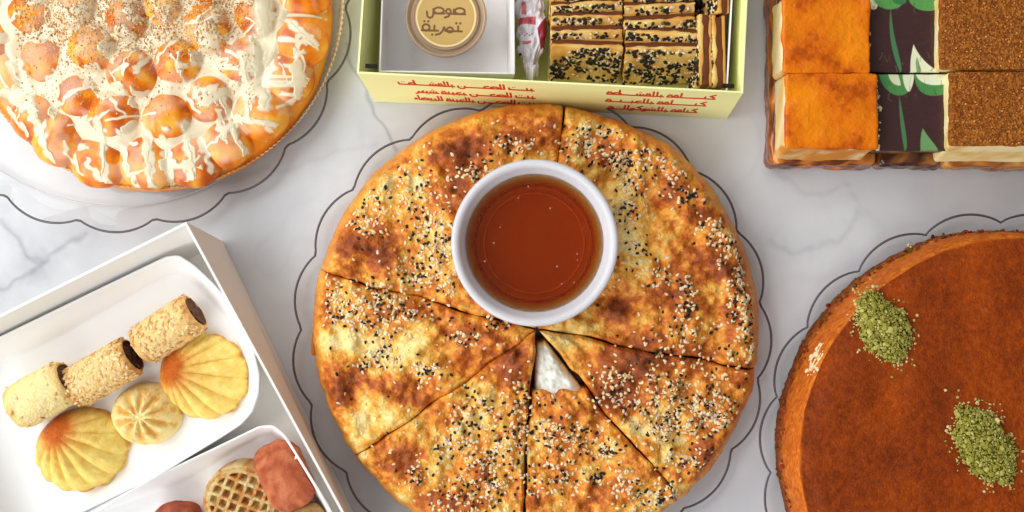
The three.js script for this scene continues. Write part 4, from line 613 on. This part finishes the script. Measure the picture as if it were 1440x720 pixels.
    const w = (x1 - x0) * S * kAt(h), d = (y1 - y0) * S * kAt(h), uv = p.g.attributes.uv, ps = p.g.attributes.position; for (let i = 0; i < uv.count; i++) uv.setXY(i, clamp(ps.getX(i) / w + 0.5, 0.01, 0.99), clamp(ps.getZ(i) / d + 0.5, 0.01, 0.99));
    obj('swirled_glaze', p.g, mat(0xffffff, 0.3, { map: canvasTex(120, 132, (g) => { g.scale(0.3, 0.3); art(g); const q = rng(Math.round(y1)); g.lineCap = 'round'; for (let i = 0; i < 40; i++) { const x = 400 * q(), y = y0 > 50 ? 150 * q() : (q() < 0.4 ? 85 * q() : 300 + 140 * q()); g.strokeStyle = ['rgba(60,40,36,0.35)', 'rgba(150,185,120,0.28)', 'rgba(40,84,50,0.3)'][i % 3]; g.lineWidth = 2 + 5 * q(); g.beginPath(); g.moveTo(x, y); g.quadraticCurveTo(x + 20 * (q() - .5), y + 22, x + 34 * (q() - .5), y + 44 * q()); g.stroke(); } }), clearcoat: 0.3, clearcoatRoughness: 0.2 }), t);
    if (y0 > 50) { const q = rng(6), l = []; for (let i = 0; i < 46; i++) { const s = 0.0004 + 0.0009 * q() * q(), f = q(); l.push({ p: [-w * 0.5 + 0.0006 + 0.0035 * q() * q(), h + 0.0002, d * (0.48 - 0.75 * f * f)], a: q() * 6, tilt: q(), s: [s, s, s * 1.3], c: hex(...mix3([244, 222, 170], [120, 76, 52], q() * q())) }); } bits(t, l); }
  };
  const bits = (o, list) => scatter('loose_crumbs', NUB, crumbMat, list, o);
  const blob = (g, c, pts) => { g.fillStyle = c; g.beginPath(); g.moveTo(...pts[0]); for (let i = 1; i + 2 < pts.length + 0; i += 3) g.bezierCurveTo(...pts[i], ...pts[i + 1], ...pts[i + 2]); g.fill(); };
  const ground = (g, seed) => { g.fillStyle = '#442c2b'; g.fillRect(0, 0, 400, 440); const r = rng(seed); for (let i = 0; i < 500; i++) { g.fillStyle = r() < 0.5 ? 'rgba(92,66,62,0.10)' : 'rgba(30,18,18,0.12)'; g.fillRect(r() * 400, r() * 440, 3 + 40 * r(), 2 + 5 * r()); } };
  choc('chocolate slice with green swirl tops at the photograph top edge', 1222, 1325, -2, 101.5, (g) => {
    ground(g, 3); blob(g, '#e4e3bd', [[0, -10], [0, 60], [10, 75], [40, 62], [60, 20], [60, 0], [60, -10]]); blob(g, '#5d9a4f', [[20, -10], [40, 90], [190, 90], [200, -10]]); blob(g, '#5d9a4f', [[215, -10], [220, 85], [370, 95], [400, 40], [410, 20], [410, 0], [410, -10]]); blob(g, '#3f7a44', [[120, -10], [130, 40], [180, 50], [205, 20], [206, 10], [206, 0], [205, -10]]);
    blob(g, '#4d7d50', [[118, 60], [104, 160], [110, 300], [170, 440], [196, 440], [150, 300], [132, 180], [140, 60]]); blob(g, '#e6e7c3', [[226, 440], [222, 360], [236, 300], [244, 272], [262, 330], [330, 420], [400, 440]]); blob(g, '#7ea86a', [[262, 440], [252, 390], [256, 360], [262, 350], [276, 380], [280, 410], [282, 440]]);
  });
  choc('chocolate slice with a green swirl and white curls nearest the table front', 1231, 1333, 104, 212, (g) => {
    ground(g, 8); blob(g, '#4f8a4b', [[20, 0], [40, 130], [180, 170], [200, 60], [205, 40], [205, 20], [205, 0]]); blob(g, '#d7dcb0', [[70, 0], [80, 50], [110, 70], [140, 66], [140, 40], [130, 20], [126, 0]]); blob(g, '#e2e5c2', [[150, 0], [150, 60], [180, 130], [196, 90], [210, 60], [214, 30], [214, 0]]); blob(g, '#4f8a4b', [[216, 0], [214, 110], [290, 150], [400, 110], [400, 90], [400, 60], [400, 40]]); blob(g, '#e6e7c6', [[222, 0], [240, 60], [310, 76], [400, 56], [400, 40], [400, 20], [400, 0]]);
    blob(g, '#4d7d50', [[132, 120], [128, 220], [140, 330], [160, 440], [190, 440], [166, 330], [150, 220], [166, 120]]); blob(g, '#6f9a62', [[250, 440], [244, 390], [252, 330], [262, 310], [280, 350], [330, 400], [350, 440]]);
  });
  // crumb-topped
  const crumbMap = texture(512, 512, (u, v) => { const n = fbm(u * 96, v * 96, 0, 3), m = fbm(u * 5 + 40, v * 5, 0, 3); return mix3(mix3([112, 60, 16], [196, 122, 46], clamp(n * 2.2 - 0.6)), [150, 76, 24], clamp(m * 1.4 - 0.4) * 0.6); });
  const crumbBump = texture(512, 512, (u, v) => { const g = 255 * fbm(u * 96, v * 96, 0, 3); return [g, g, g]; }, false);
  const crumbTop = mat(0xffffff, 0.8, { map: crumbMap, bumpMap: crumbBump, bumpScale: 0.001 });
  const crumb = (label, x0, x1, y0, y1, seed) => {
    const h = 0.051, b = block(x0, x1, y0, y1, h, low + 0.0005, h - 0.002, 0.0022), t = thing('crumb_cake_slice', label, 'cake slice', b.c, 'crumb-topped cake slices');
    if (y0 > 50) flare(b.g, low, h - 0.003, 0.0085);
    swell(b.g, (x, y, z) => 0.0014 * (fbm(x * 120 + seed, z * 120 + y * 140 + 20, 0, 3) - 0.5)); paint(b.g, (x, y, z) => mix3([248, 232, 176], [230, 186, 104], clamp(fbm(x * 110 + seed, y * 200 + z * 90 + 30, 0, 3) * 2.4 - 0.9))); obj('cake_body', b.g, dry, t);
    const p = block(x0, x1, y0, y1, h, h - 0.0038, h, 0.0015, 40); swell(p.g, (x, y, z) => 0.0012 * (fbm(x * 300 + seed, z * 300 + 20, 0, 3) - 0.5)); const uv = p.g.attributes.uv, ps = p.g.attributes.position; for (let i = 0; i < uv.count; i++) uv.setXY(i, (ps.getX(i) + ps.getY(i)) * 9 + seed * .3, (ps.getZ(i) + ps.getY(i)) * 9); obj('crumb_topping', p.g, crumbTop, t);
    const r = rng(seed + 3), l = [], w = (x1 - x0) * S * kAt(h), d = (y1 - y0) * S * kAt(h); for (let i = 0; i < 900; i++) { const s = 0.0003 + 0.0006 * r() * r(); l.push({ p: [(r() - .5) * w * .98, h + 0.0001, (r() - .5) * d * .98], a: r() * 6, tilt: r() * 2, s: [s, s * .8, s * 1.2], c: hex(...mix3([134, 70, 22], [220, 148, 70], r())) }); } scatter('coarse_crumbs', NUB, crumbMat, l, t);
  };
  crumb('brown crumb-topped cake slice at the top right corner of the photograph', 1322, 1466, -6, 97.5, 4);
  crumb('brown crumb-topped cake slice nearest the table front, above a pale layer', 1336, 1484, 100.5, 205, 14);
}
renderer.render(scene, camera);
